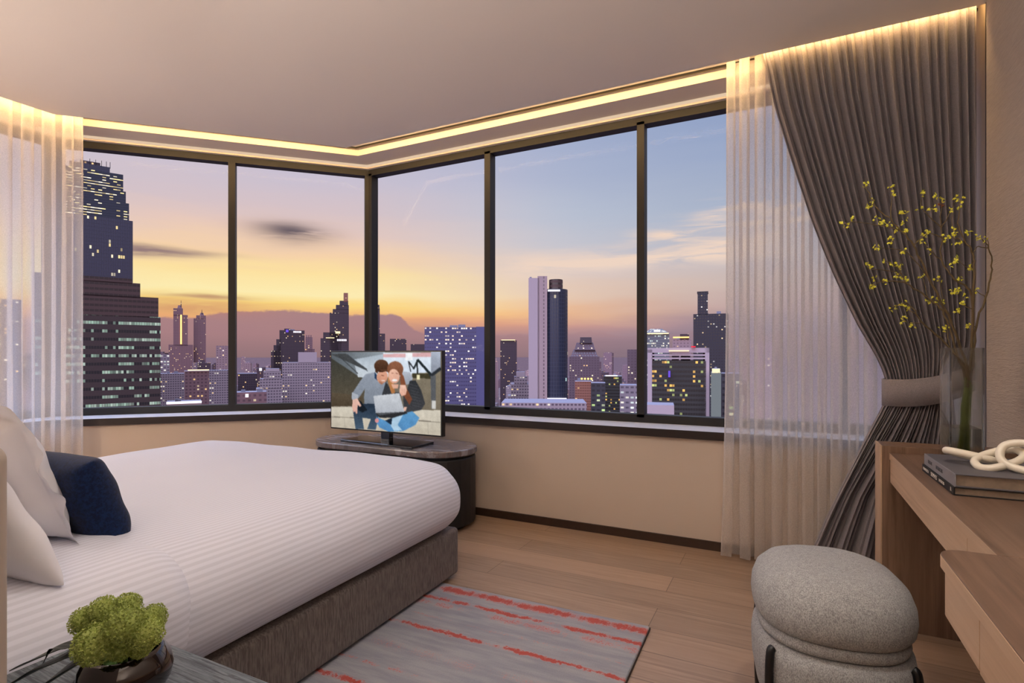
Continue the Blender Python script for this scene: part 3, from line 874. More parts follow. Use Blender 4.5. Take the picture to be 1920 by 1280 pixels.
def tv_picture():
    """the picture shown on the screen: two seated people sharing a laptop"""
    Wp, Hp = 300, 170
    uu, vv = np.meshgrid((np.arange(Wp + 1)) / Wp, (np.arange(Hp + 1)) / Hp)
    img = np.zeros((Hp + 1, Wp + 1, 3)); img[:] = (118, 110, 98)
    rng = np.random.RandomState(4)
    def uvp(p):
        u = (p[0] - 125) / 1225.0; return u, (p[1] - 105) / (845 + 100 * u)
    def inside(pts):
        P = [uvp(p) for p in pts]; m_ = np.zeros(uu.shape, bool)
        for (x1, y1), (x2, y2) in zip(P, P[1:] + P[:1]):
            if y1 == y2: continue
            cnd = ((y1 > vv) != (y2 > vv)) & (uu < (x2 - x1) * (vv - y1) / (y2 - y1) + x1)
            m_ ^= cnd
        return m_
    def poly(pts, c, c2=None, axis='v', nz=5):
        m_ = inside(pts)
        if not m_.any(): return
        c = np.array(c, float)
        if c2 is None: col = np.repeat(c[None], m_.sum(), 0)
        else:
            t = (vv if axis == 'v' else uu)[m_]; t = (t - t.min()) / max(1e-6, t.max() - t.min())
            col = c[None] * (1 - t[:, None]) + np.array(c2, float)[None] * t[:, None]
        img[m_] = col + rng.normal(0, nz, (m_.sum(), 1))
    def ell(cx, cy, rx, ry, c, c2=None, rot=0.0, axis='v'):
        poly([(cx + rx * math.cos(a) * math.cos(rot) - ry * math.sin(a) * math.sin(rot), cy + rx * math.cos(a) * math.sin(rot) + ry * math.sin(a) * math.cos(rot)) for a in [2 * PI * i / 28 for i in range(28)]], c, c2, axis)
    def line(pts, w, c):
        for (x1, y1), (x2, y2) in zip(pts[:-1], pts[1:]):
            l = math.hypot(x2 - x1, y2 - y1); nx, ny = -(y2 - y1) / l * w / 2, (x2 - x1) / l * w / 2
            poly([(x1 + nx, y1 + ny), (x2 + nx, y2 + ny), (x2 - nx, y2 - ny), (x1 - nx, y1 - ny)], c, nz=2)
    poly([(120, 100), (760, 100), (760, 420), (430, 420), (120, 300)], (92, 98, 104), (150, 160, 168), 'u')
    poly([(120, 170), (440, 370), (560, 420), (520, 730), (120, 730)], (62, 62, 56), (96, 86, 70))
    poly([(120, 560), (500, 600), (500, 720), (120, 720)], (94, 82, 66), (76, 64, 50))
    poly([(390, 190), (740, 130), (740, 390), (450, 390)], (176, 188, 200), (206, 214, 222))
    poly([(120, 130), (300, 120), (560, 300), (540, 310)], (70, 72, 74)); line([(320, 130), (560, 320)], 8, (70, 74, 80)); line([(220, 150), (450, 350)], 8, (60, 62, 64))
    poly([(740, 115), (1250, 112), (1250, 350), (740, 400)], (226, 236, 246), (214, 226, 240))
    poly([(740, 130), (1250, 112), (1250, 160), (740, 168)], (222, 176, 178)); poly([(985, 115), (1060, 115), (1060, 200), (985, 200)], (250, 252, 255))
    poly([(1050, 350), (1350, 330), (1350, 770), (1080, 770)], (134, 124, 106), (120, 110, 94))
    poly([(1060, 345), (1260, 350), (1260, 410), (1060, 400)], (66, 62, 44))
    poly([(1250, 105), (1350, 105), (1350, 300), (1250, 360)], (178, 186, 202), (140, 146, 160))
    line([(1015, 210), (1040, 330)], 10, (50, 52, 56)); line([(1020, 215), (1075, 300)], 14, (50, 52, 56)); line([(1070, 300), (1115, 195)], 18, (38, 44, 46)); line([(1105, 195), (1112, 345)], 16, (44, 48, 50))
    line([(1110, 190), (1255, 370)], 26, (34, 42, 44)); line([(1240, 385), (1350, 290)], 34, (46, 50, 56))
    poly([(1245, 380), (1300, 370), (1300, 745), (1255, 745)], (92, 94, 98)); poly([(1258, 655), (1300, 655), (1300, 750), (1258, 750)], (206, 204, 200)); poly([(1105, 365), (1135, 365), (1135, 418), (1105, 418)], (240, 232, 190))
    poly([(120, 718), (1350, 765), (1350, 1060), (120, 960)], (214, 206, 190), (198, 188, 170))
    line([(125, 835), (420, 848)], 7, (120, 112, 100)); line([(1120, 880), (1345, 900)], 8, (110, 102, 92)); line([(125, 722), (400, 722)], 8, (170, 160, 146)); line([(288, 850), (290, 950)], 4, (170, 162, 150)); line([(1220, 900), (1222, 1040)], 4, (160, 152, 140))
    # man: torso, sleeve, jeans
    poly([(640, 335), (540, 355), (470, 440), (375, 580), (372, 625), (430, 650), (470, 610), (530, 520), (520, 620), (525, 690), (680, 700), (760, 560), (790, 450), (700, 420)], (150, 158, 172), (128, 136, 148))
    poly([(375, 560), (455, 590), (440, 650), (375, 640)], (176, 182, 192))
    poly([(520, 690), (660, 690), (690, 830), (655, 985), (555, 980), (600, 860), (500, 850), (520, 980), (420, 975), (388, 760), (450, 690)], (40, 52, 68), (72, 92, 112))
    poly([(450, 650), (480, 660), (560, 760), (500, 790), (450, 760)], (26, 32, 40))
    poly([(640, 330), (700, 400), (690, 440), (640, 400)], (40, 62, 92))
    ell(728, 385, 62, 74, (226, 168, 142), (206, 146, 120), 0.25); ell(718, 262, 82, 72, (96, 64, 46), (66, 42, 30)); poly([(645, 250), (700, 250), (675, 350), (650, 330)], (78, 50, 36)); poly([(700, 300), (800, 300), (800, 330), (720, 320)], (90, 58, 42))
    line([(715, 368), (750, 374)], 6, (110, 66, 50)); line([(715, 425), (760, 432)], 9, (240, 220, 210)); poly([(700, 435), (745, 460), (720, 475), (690, 450)], (180, 124, 100))
    # arm round her shoulders
    poly([(945, 325), (1030, 335), (1062, 400), (1040, 460), (985, 480), (930, 470), (940, 400)], (184, 190, 202), (158, 164, 176))
    # woman: jacket, hair, face
    poly([(770, 440), (725, 590), (960, 600), (965, 770), (1000, 795), (1150, 760), (1190, 690), (1150, 540), (1090, 425), (1030, 430), (990, 570), (900, 560), (840, 560)], (50, 52, 56), (66, 66, 70))
    for yy in range(470, 740, 34): line([(1030 + (yy - 470) * 0.12, yy), (1110 + (yy - 470) * 0.2, yy + 24)], 5, (82, 82, 88))
    ell(872, 300, 88, 90, (150, 98, 72), (118, 74, 52)); poly([(925, 320), (965, 380), (1000, 520), (1055, 640), (1025, 705), (960, 590), (930, 470)], (140, 84, 58), (120, 70, 50))
    poly([(800, 330), (850, 420), (872, 572), (830, 575), (790, 430)], (196, 140, 92), (176, 116, 70))
    ell(860, 380, 60, 82, (238, 190, 166), (222, 166, 144), -0.15); line([(830, 345), (852, 342)], 6, (120, 70, 56)); line([(880, 345), (902, 352)], 6, (120, 70, 56)); ell(866, 425, 30, 13, (250, 246, 244)); poly([(830, 470), (910, 470), (900, 520), (850, 520)], (226, 174, 150))
    # hands
    poly([(385, 645), (440, 628), (490, 712), (470, 726), (445, 700), (440, 800), (425, 802), (415, 775), (400, 790), (380, 735)], (236, 192, 176), (222, 170, 154))
    poly([(925, 475), (985, 478), (1000, 540), (985, 590), (960, 600), (940, 605), (918, 560)], (240, 196, 176), (226, 172, 150)); line([(950, 520), (945, 590)], 4, (200, 150, 130)); line([(970, 520), (968, 590)], 4, (200, 150, 130))
    poly([(970, 725), (1000, 730), (985, 775), (960, 770)], (232, 186, 168))
    # her jeans and the laptop
    poly([(1055, 775), (1132, 850), (1090, 930), (960, 1000), (800, 1008), (700, 960), (645, 880), (665, 840), (760, 880), (820, 870), (960, 800)], (96, 156, 204), (86, 140, 190))
    poly([(840, 830), (960, 810), (900, 930), (950, 990), (860, 1000), (820, 930)], (176, 206, 228)); poly([(760, 880), (840, 850), (830, 930)], (30, 44, 62)); ell(668, 880, 22, 26, (224, 150, 150))
    poly([(655, 800), (975, 775), (1005, 800), (850, 850), (700, 850)], (46, 46, 48))
    poly([(628, 602), (918, 570), (972, 782), (700, 822), (655, 795)], (206, 210, 216), (176, 180, 188)); poly([(655, 795), (972, 782), (700, 822)], (84, 86, 90))
    # soften like a photograph and add broad tonal variation
    for _ in range(2):
        p_ = np.pad(img, ((1, 1), (1, 1), (0, 0)), 'edge')
        img = (p_[1:-1, 1:-1] * 2 + p_[:-2, 1:-1] + p_[2:, 1:-1] + p_[1:-1, :-2] + p_[1:-1, 2:]) / 6
    lo_ = rng.normal(0, 1, (24, 42)); yi = np.clip((vv * 23), 0, 22.999); xi = np.clip((uu * 41), 0, 40.999)
    y0_, x0_ = yi.astype(int), xi.astype(int); fy, fx = yi - y0_, xi - x0_
    lf_ = (lo_[y0_, x0_] * (1 - fy) * (1 - fx) + lo_[y0_ + 1, x0_] * fy * (1 - fx) + lo_[y0_, x0_ + 1] * (1 - fy) * fx + lo_[y0_ + 1, x0_ + 1] * fy * fx)
    img = img * (1 + 0.025 * lf_[..., None]) + rng.normal(0, 3, img.shape[:2])[..., None]
    img = np.clip(img, 0, 255)
    return uu, vv, img, Wp, Hp

tv = empty('television', (-2.385, 2.86, 0.5105))
tag(tv, 'flat television on the marble cabinet showing a couple with a laptop', 'television')
TW, TH = 0.935, 0.5415; TZ = 0.076
box('bezel', -TW / 2, TW / 2, -0.012, 0.024, TZ, TZ + TH, M['black'], tv, bevel=0.003)
box('rear_housing', -TW / 2 + 0.14, TW / 2 - 0.14, 0.024, 0.055, TZ + 0.05, TZ + 0.36, M['black'], tv, bevel=0.01)
uu, vv, img, Wp, Hp = tv_picture()
bw = 0.009
V = np.stack([(-TW / 2 + bw) + uu * (TW - 2 * bw), np.full_like(uu, -0.0135), TZ + TH - bw - vv * (TH - 2 * bw)], -1).reshape(-1, 3)
F = [(r * (Wp + 1) + c_, (r + 1) * (Wp + 1) + c_, (r + 1) * (Wp + 1) + c_ + 1, r * (Wp + 1) + c_ + 1) for r in range(Hp) for c_ in range(Wp)]
m, q, out = mat('screen_picture')
at_ = q.add('ShaderNodeAttribute', attribute_name='pic')
em = q.add('ShaderNodeEmission', {0: at_.outputs[0], 1: 0.95}); q.l.new(em.outputs[0], out.inputs[0])
so = obj('screen', V.tolist(), F, m, tv)
ca = so.data.color_attributes.new('pic', 'FLOAT_COLOR', 'POINT')
lin = np.where(img / 255 <= 0.04045, img / 255 / 12.92, ((img / 255 + 0.055) / 1.055) ** 2.4)
ca.data.foreach_set('color', np.concatenate([lin.reshape(-1, 3), np.ones((lin.shape[0] * lin.shape[1], 1))], 1).astype(np.float32).ravel())
box('stand_neck', -0.035, 0.035, 0.005, 0.05, 0.012, TZ + 0.06, M['gloss_black'], tv, bevel=0.004)
v, f = prism_geo(ccw([(-0.33, -0.06), (0.30, -0.10), (0.30, 0.14), (-0.33, 0.16)]), 0.0, 0.014)
obj('stand_base', v, f, M['gloss_black'], tv, bevel=0.003)

# ================================================================== OTTOMAN
ot = empty('ottoman', (0.108, 1.84, 0), rad(8))
tag(ot, 'grey fabric pouf with rounded cushion top and black metal legs', 'ottoman')
prof = [(0.001, 0.505), (0.05, 0.504), (0.10, 0.501), (0.145, 0.494), (0.18, 0.480), (0.207, 0.455), (0.220, 0.422), (0.223, 0.388), (0.219, 0.362), (0.207, 0.345), (0.19, 0.337), (0.16, 0.334)]
v, f = lathe_geo(prof, 56, 2.5, 0.985 * 0.93, 1.08 * 0.93); obj('seat_cushion', v, f, M['ottoman'], ot, smooth=True)
prof = [(0.17, 0.345), (0.196, 0.343), (0.207, 0.333), (0.209, 0.322), (0.205, 0.311), (0.18, 0.303)]
v, f = lathe_geo(prof, 56, 2.5, 0.985 * 0.93, 1.08 * 0.93); obj('middle_band', v, f, M['ottoman'], ot, smooth=True)
prof = [(0.17, 0.306), (0.20, 0.304), (0.217, 0.290), (0.222, 0.26), (0.220, 0.20), (0.208, 0.135), (0.19, 0.10), (0.15, 0.09)]
v, f = lathe_geo(prof, 56, 2.5, 0.985 * 0.93, 1.08 * 0.93); obj('base_cushion', v, f, M['ottoman'], ot, smooth=True)
for a in (-140, -40, 40, 140):
    ca_, sa_ = math.cos(rad(a)), math.sin(rad(a)); qx = (abs(ca_) ** 2.5 + abs(sa_) ** 2.5) ** (-1 / 2.5)
    px, py = 0.226 * ca_ * qx * 0.985 * 0.93, 0.226 * sa_ * qx * 1.08 * 0.93
    v, f = tube_geo(catmull([(px * 0.97, py * 0.97, 0.292), (px * 1.01, py * 1.01, 0.28), (px * 1.03, py * 1.03, 0.2), (px * 1.0, py * 1.0, 0.0)], 5), 0.011, 12)
    obj('leg', v, f, M['black_metal'], ot, smooth=True)

# ================================================================== DESK
dk = empty('desk', (0.57, 2.0, 0))
tag(dk, 'walnut built-in desk along the right wall', 'desk')
def D(v): return [(x - 0.57, y - 2.0, z) for x, y, z in v]
def dbox(name, x0, x1, y0, y1, z0, z1, mt, bevel=0.0015):
    v, f = box_geo(x0, x1, y0, y1, z0, z1); return obj(name, D(v), f, mt, dk, bevel=bevel)
dbox('side_panel', 0.346, XR - 0.002, 2.645, 2.79, 0.0, 0.733, M['wood_z'], 0.002)
dbox('side_panel_edge', 0.340, 0.346, 2.645, 2.79, 0.0, 0.733, M['wood_edge'], 0.001)
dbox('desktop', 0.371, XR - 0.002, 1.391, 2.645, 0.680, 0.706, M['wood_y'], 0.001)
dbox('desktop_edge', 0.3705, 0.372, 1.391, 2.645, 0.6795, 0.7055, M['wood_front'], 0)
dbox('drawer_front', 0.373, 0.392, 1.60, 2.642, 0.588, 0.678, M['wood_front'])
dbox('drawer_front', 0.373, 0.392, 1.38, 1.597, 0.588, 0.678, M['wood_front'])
dbox('drawer_box', 0.392, XR - 0.01, 1.40, 2.64, 0.592, 0.680, M['wood_y'])
# protruding section with a rounded corner
def tongue(x0, x1, y0, y1, r, n=8):
    p = [(x1, y0), (x1, y1)]
    for i in range(n + 1):
        a = PI / 2 + PI / 2 * i / n; p.append((x0 + r + r * math.cos(a), y1 - r + r * math.sin(a)))
    p.append((x0, y0)); return p
def dprism(name, poly, z0, z1, mt, bevel=0.001):
    v, f = prism_geo(ccw(poly), z0, z1); return obj(name, D(v), f, mt, dk, bevel=bevel)
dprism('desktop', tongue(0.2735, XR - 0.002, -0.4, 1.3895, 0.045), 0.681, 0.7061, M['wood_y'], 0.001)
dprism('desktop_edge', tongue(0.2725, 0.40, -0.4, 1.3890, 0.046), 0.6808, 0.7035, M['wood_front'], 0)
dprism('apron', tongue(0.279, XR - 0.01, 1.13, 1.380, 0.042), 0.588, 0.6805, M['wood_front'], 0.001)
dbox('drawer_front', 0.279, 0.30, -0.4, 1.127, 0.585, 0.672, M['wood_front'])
dbox('drawer_box', 0.30, XR - 0.01, -0.4, 1.13, 0.590, 0.681, M['wood_y'])
dbox('side_panel', 0.30, XR - 0.002, -0.42, -0.40, 0.0, 0.7, M['wood_z'])

# ================================================================== BOOKS
def text_geo(s, size):
    cu = bpy.data.curves.new('t', 'FONT'); cu.body = s; cu.size = size; cu.extrude = 0.0002; cu.align_x = 'LEFT'; cu.align_y = 'CENTER'
    o = bpy.data.objects.new('t', cu); COL.objects.link(o); bpy.context.view_layer.update()
    me = bpy.data.meshes.new_from_object(o); v = [tuple(x.co) for x in me.vertices]; f = [tuple(p.vertices) for p in me.polygons]
    bpy.data.objects.remove(o); return v, f
M['cover_grey'] = plain('grey_cloth_cover', (88, 86, 92), 0.6, bump=(400, 0.1)); M['spine_grey'] = plain('pale_grey_spine', (128, 126, 132), 0.6)
M['cover_black'] = plain('black_cover', (16, 14, 15), 0.55); M['pages'] = plain('aged_paper', (128, 112, 96), 0.9, var=(60, 0.15)); M['ink_w'] = plain('white_ink', (214, 206, 196), 0.7); M['ink_d'] = plain('dark_ink', (70, 68, 72), 0.7)
def book(name, label, x, y, z, w, l, t, cover, spine, rz, words, wordmat):
    r = empty(name, (x, y, z), rz); tag(r, label, 'book', 'books on the desk')
    c_ = 0.003
    box('page_block', c_, w - 0.005, 0.005, l - 0.005, c_, t - c_, M['pages'], r)
    box('front_cover', 0.001, w, 0, l, t - c_, t, cover, r, bevel=0.0008)
    box('back_cover', 0.001, w, 0, l, 0, c_, cover, r, bevel=0.0008)
    box('spine', -0.001, c_, 0, l, 0, t, spine, r, bevel=0.0008)
    for (s, size, y0) in words:
        v, f = text_geo(s, size)
        obj('spine_word', [(-0.0014 - p[2], y0 - p[0], t / 2 + p[1]) for p in v], f, wordmat, r)   # upright letters along the spine
    return r
book('book', 'black hardback book lying at the bottom of the desk pile', 0.42, 1.925, 0.7065, 0.27, 0.36, 0.0235, M['cover_black'], M['cover_black'], rad(1.0), [('FRANCESCA', 0.013, 0.345), ('SOMMES', 0.019, 0.245), ('INTERIORS', 0.012, 0.150), ('R', 0.016, 0.03)], M['ink_w'])
book('book', 'grey cloth-bound book on top of the black book', 0.422, 1.925, 0.7305, 0.268, 0.355, 0.036, M['cover_grey'], M['spine_grey'], rad(0.6), [('SERENE', 0.016, 0.30), ('INTERIORS', 0.016, 0.20)], M['ink_d'])

# ================================================================== CHAIN ORNAMENT
ch = empty('chain_ornament', (0.575, 2.04, 0.7665), rad(0))
tag(ch, 'cream ceramic chain-link ornament on the grey book', 'ornament')
def link_geo(a, b, r, M4, n=40):
    pts = []
    for i in range(n):
        t = 2 * PI * i / n
        c_, s_ = math.cos(t), math.sin(t); qq = (abs(c_) ** 2.6 + abs(s_) ** 2.6) ** (-1 / 2.6)
        pts.append(M4 @ Vector((a * c_ * qq, b * s_ * qq, 0)))
    return tube_geo(pts, r, 14, closed=True)
def MT(loc, rx, ry, rz): return Matrix.Translation(loc) @ Matrix.Rotation(rz, 4, 'Z') @ Matrix.Rotation(ry, 4, 'Y') @ Matrix.Rotation(rx, 4, 'X')
for (loc, rx, ry, rz, a, b) in [((-0.072, 0.075, 0.026), rad(-12), rad(10), rad(-12), 0.060, 0.034), ((-0.022, 0.018, 0.031), rad(22), rad(-22), rad(12), 0.058, 0.033), ((0.045, -0.018, 0.044), rad(58), rad(6), rad(-22), 0.072, 0.042)]:
    v, f = link_geo(a, b, 0.0108, MT(loc, rx, ry, rz)); obj('chain_link', v, f, M['white_ceramic'], ch, smooth=True)

# ================================================================== VASE + BRANCHES
VX0, VX1, VY0, VY1, VZ = 0.515, 0.612, 2.415, 2.555, 0.7065
vs = empty('glass_vase', ((VX0 + VX1) / 2, (VY0 + VY1) / 2, VZ))
tag(vs, 'tall rectangular clear glass vase holding yellow-flowered branches', 'vase')
hx, hy = (VX1 - VX0) / 2, (VY1 - VY0) / 2
g = Geo(); T = 0.006
for (a, b, c_, d_) in ((-hx, -hx + T, -hy, hy), (hx - T, hx, -hy, hy), (-hx + T, hx - T, -hy, -hy + T), (-hx + T, hx - T, hy - T, hy)):
    v, f = box_geo(a, b, c_, d_, 0, 0.418); g.add(v, f)
g.make('vase_wall', M['vase'], vs, bevel=0.0012)
box('vase_base', -hx, hx, -hy, hy, 0.0, 0.016, M['vase'], vs)
box('water', -hx + T + .001, hx - T - .001, -hy + T + .001, hy - T - .001, 0.017, 0.135, M['water'], vs)
M['bark'] = plain('olive_brown_bark', (92, 76, 50), 0.8, var=(30, 0.25)); M['stem'] = plain('green_stem', (84, 92, 34), 0.7)
M['bloom'] = plain('yellow_petals', (226, 210, 66), 0.7, var=(90, 0.25)); M['bud'] = plain('rust_buds', (140, 90, 60), 0.8)
def cp7(x, y, D_): return at(1560 + x / 2.3706, 320 + y / 2.3706, D_)
rb = random.Random(12)
vc = Vector((0.563, 2.485, 0))
branches = [
 ([(615, 1150), (605, 930), (530, 680), (430, 480), (360, 330), (290, 250), (190, 150), (145, 65)], [[(290, 260), (170, 235), (50, 230)], [(240, 200), (265, 130), (262, 75)], [(360, 330), (410, 290), (440, 268)], [(430, 480), (330, 360), (200, 345)], [(225, 180), (185, 150), (165, 160)]], -0.05),
 ([(620, 1150), (622, 880), (622, 560), (540, 480), (490, 400), (485, 250), (490, 130)], [[(485, 250), (420, 190), (395, 160), (405, 98)], [(485, 250), (530, 180), (555, 125)], [(488, 300), (440, 280), (410, 285)], [(490, 400), (440, 355), (400, 310)]], 0.03),
 ([(630, 1150), (628, 800), (628, 480), (630, 380), (600, 320), (560, 250), (575, 130)], [[(600, 320), (545, 300), (510, 300)], [(560, 250), (540, 262), (530, 175)], [(630, 430), (600, 430), (555, 385)], [(628, 600), (575, 590), (585, 555)]], -0.02),
 ([(620, 1150), (600, 930), (560, 830), (500, 640), (430, 570), (330, 500), (230, 490), (170, 515)], [[(330, 500), (280, 450), (165, 435), (160, 415)], [(430, 570), (490, 580), (475, 485)], [(330, 500), (290, 430), (225, 395)], [(430, 560), (400, 465)]], 0.05),
 ([(635, 1120), (622, 950), (635, 720), (680, 560), (710, 440), (690, 330), (645, 298)], [[(680, 560), (640, 535)], [(705, 400), (690, 300)], [(640, 700), (605, 688)], [(670, 350), (640, 340), (620, 420), (610, 430)]], 0.0),
 ([(610, 1150), (598, 920), (500, 790), (400, 670), (335, 590), (265, 610)], [[(400, 670), (355, 680), (315, 660)], [(370, 630), (310, 600)], [(500, 790), (510, 700), (500, 695)]], 0.02),
]
blabels = ['leaning furthest left with a lone side twig', 'upright in the middle of the vase', 'upright just right of the middle', 'curving left at half height', 'bowing out furthest to the right', 'shortest, angled low to the left']
clusters = [(145, 62), (262, 75), (270, 100), (405, 100), (185, 130), (165, 160), (490, 125), (460, 115), (555, 125), (580, 130), (395, 165), (445, 170), (485, 150), (565, 160), (310, 185), (530, 175), (45, 230), (65, 245), (90, 210), (195, 210), (220, 235), (245, 238), (325, 228), (285, 265), (325, 270), (410, 285), (430, 270), (400, 310), (545, 260), (535, 290), (560, 320), (510, 300), (600, 280), (650, 300), (262, 300), (200, 345), (325, 360), (440, 355), (555, 385), (545, 405), (225, 395), (160, 415), (165, 435), (265, 410), (300, 425), (185, 480), (170, 515), (230, 495), (285, 468), (320, 475), (400, 465), (475, 485), (610, 430), (465, 570), (430, 575), (490, 580), (545, 540), (565, 525), (585, 555), (575, 590), (560, 620), (325, 590), (310, 600), (335, 610), (315, 660), (355, 680), (270, 610), (500, 695), (605, 688), (570, 480), (635, 535), (690, 300)]
def bloom_geo(p, r, rnd):
    g = Geo()
    for _ in range(rnd.randint(4, 7)):
        c_ = p + Vector((rnd.gauss(0, r), rnd.gauss(0, r), rnd.gauss(0, r)))
        rr = rnd.uniform(0.0048, 0.0078)
        ax = [Vector((rnd.gauss(0, 1), rnd.gauss(0, 1), rnd.gauss(0, 1))).normalized() for _ in range(1)][0]
        b1 = ax.orthogonal().normalized(); b2 = ax.cross(b1)
        ring = []
        for q_ in range(5):
            a = 2 * PI * q_ / 5
            d1 = b1 * math.cos(a) + b2 * math.sin(a); d2 = b1 * math.cos(a + 0.63) + b2 * math.sin(a + 0.63)
            ring.append(c_ + d1 * rr + ax * rr * 0.35); ring.append(c_ + d2 * rr * 0.5)
        v = [c_ - ax * rr * 0.3, c_ + ax * rr * 0.25] + ring
        f = [(0, 2 + (i + 1) % 10, 2 + i) for i in range(10)] + [(1, 2 + i, 2 + (i + 1) % 10) for i in range(10)]
        g.add(v, f)
    return g
B = []
for bi, (main, twigs, dz) in enumerate(branches):
    root = empty('flowering_branch', (vc.x, vc.y, 0.73))
    tag(root, 'yellow-flowered branch in the glass vase, ' + blabels[bi], 'branch')
    base = Vector((0.563 + 0.018 * math.cos(bi * 1.1), 2.485 + 0.03 * math.sin(bi * 1.7), 0.73))
    pts = []
    for i, p in enumerate(main):
        D_ = 1.97 + dz * min(1, max(0, (1000 - p[1]) / 700)) * 2
        q_ = cp7(p[0], p[1], D_)
        if p[1] > 780:
            q_.x = max(VX0 + 0.014, min(VX1 - 0.014, base.x + (q_.x - base.x) * 0.9)); q_.y = max(VY0 + 0.014, min(VY1 - 0.014, q_.y))
        if i == 0: q_ = base
        pts.append(q_)
    cpt = catmull(pts, 6); n = len(cpt)
    w = [Vector((rb.gauss(0, .002), rb.gauss(0, .002), rb.gauss(0, .0015))) for _ in cpt]
    cpt = [c_ + w[i] * (1 if 0 < i < n - 1 else 0) for i, c_ in enumerate(cpt)]
    rad_ = [0.0042 * (1 - i / n) + 0.0011 for i in range(n)]
    cut = next((i for i, c_ in enumerate(cpt) if c_.z > 0.98), n // 3)
    off_ = Vector((vc.x, vc.y, 0.73))
    v, f = tube_geo([c_ - off_ for c_ in cpt[:cut + 1]], rad_[:cut + 1], 7); obj('green_stem', v, f, M['stem'], root, smooth=True)
    v, f = tube_geo([c_ - off_ for c_ in cpt[cut:]], rad_[cut:], 7); obj('upper_stem', v, f, M['bark'], root, smooth=True)
    allp = [(p_, bi) for p_ in main[3:]]
    for tw in twigs:
        D_ = 1.97 + dz * 1.6
        tp = [cp7(x, y, D_ + 0.01 * k2) for k2, (x, y) in enumerate(tw)]
        near = min(cpt, key=lambda c_: (c_ - tp[0]).length); tp[0] = near
        ct = catmull(tp, 4); ct = [c_ + Vector((rb.gauss(0, .0015), rb.gauss(0, .0015), rb.gauss(0, .0015))) if i else c_ for i, c_ in enumerate(ct)]
        v, f = tube_geo([c_ - off_ for c_ in ct], [0.0019 * (1 - 0.6 * i / len(ct)) for i in range(len(ct))], 6)
        obj('twig', v, f, M['bark'], root, smooth=True); allp += [(t_, bi) for t_ in tw[1:]]
    B.append((root, allp, off_, dz))
for (cx_, cy_) in clusters:
    best = min(((min(math.hypot(cx_ - p_[0][0], cy_ - p_[0][1]) for p_ in allp), i) for i, (_, allp, _, _) in enumerate(B)))
    root, _, off_, dz = B[best[1]]
    p = cp7(cx_, cy_, 1.97 + dz * 1.7 + rb.uniform(-0.01, 0.01)) - off_
    g = bloom_geo(p, 0.0058, rb); g.make('blossom', M['bloom'] if rb.random() < 0.92 else M['bud'], root)

# ================================================================== NIGHTSTAND, BOWL, FLOWERS
ns = empty('nightstand', (-1.075, 0.5, 0))
tag(ns, 'blue-grey cerused wood nightstand beside the bed', 'nightstand')
box('nightstand_top', -0.235, 0.275, -0.19, 0.195, 0.47, 0.50, M['ash'], ns, bevel=0.003)
box('nightstand_body', -0.225, 0.265, -0.185, 0.185, 0.06, 0.468, M['ash'], ns, bevel=0.003)
box('drawer_front', -0.22, 0.26, 0.185, 0.195, 0.28, 0.46, M['ash'], ns, bevel=0.002)
for x, y in ((-0.20, -0.17), (0.24, -0.17), (-0.20, 0.17), (0.24, 0.17)): box('leg', x - .015, x + .015, y - .015, y + .015, 0, 0.07, M['black_metal'], ns)
BX, BY = -1.022, 0.545
m, q, out = mat('smoked_bronze_glass')
b = q.add('ShaderNodeBsdfPrincipled', {'Base Color': srgb(26, 15, 12), 'Roughness': 0.06, 'Specular IOR Level': 0.7, 'Coat Weight': 0.4, 'Metallic': 0.0}); q.l.new(b.outputs[0], out.inputs[0]); M['bowl'] = m
prof_o = [(0.026, 0.0), (0.040, 0.003), (0.057, 0.016), (0.068, 0.036), (0.071, 0.054), (0.067, 0.072), (0.058, 0.086), (0.053, 0.0915)]
prof_i = [(0.050, 0.0905), (0.055, 0.084), (0.063, 0.070), (0.067, 0.054), (0.064, 0.037), (0.053, 0.020), (0.03, 0.008), (0.001, 0.006)]
v, f = lathe_geo(prof_o + prof_i, 48)
o = obj('flower_bowl', v, f, M['bowl'], smooth=True); o.location = (BX, BY, 0.5005)
tag(o, 'dark glossy rounded bowl of green flowers on the nightstand', 'bowl')
fl = empty('flower_bouquet', (BX, BY, 0.58))
tag(fl, 'green viburnum flower heads with long dark leaves in the dark bowl', 'flowers')
m, q, out = mat('green_florets')
co = q.add('ShaderNodeTexCoord').outputs['Object']; oi = q.add('ShaderNodeObjectInfo').outputs['Random']
n = q.noise(co, 160, 2, 0.7); n2 = q.noise(co, 40, 2, 0.6)
cA = q.mix(q.smooth(n, 0.3, 0.7), srgb(128, 146, 56), srgb(190, 202, 120)); cA = q.mix(q.math('MULTIPLY', n2, 0.5), cA, srgb(156, 168, 84)); cA = q.mix(q.math('MULTIPLY', oi, 0.45), cA, srgb(104, 122, 44))
b = q.add('ShaderNodeBsdfPrincipled', {'Base Color': cA, 'Roughness': 0.75}); q.l.new(b.outputs[0], out.inputs[0]); M['floret'] = m
M['leafd'] = plain('dark_leaf', (24, 34, 22), 0.5, var=(30, 0.3)); M['leafg'] = plain('fresh_green_stem', (72, 110, 40), 0.5)
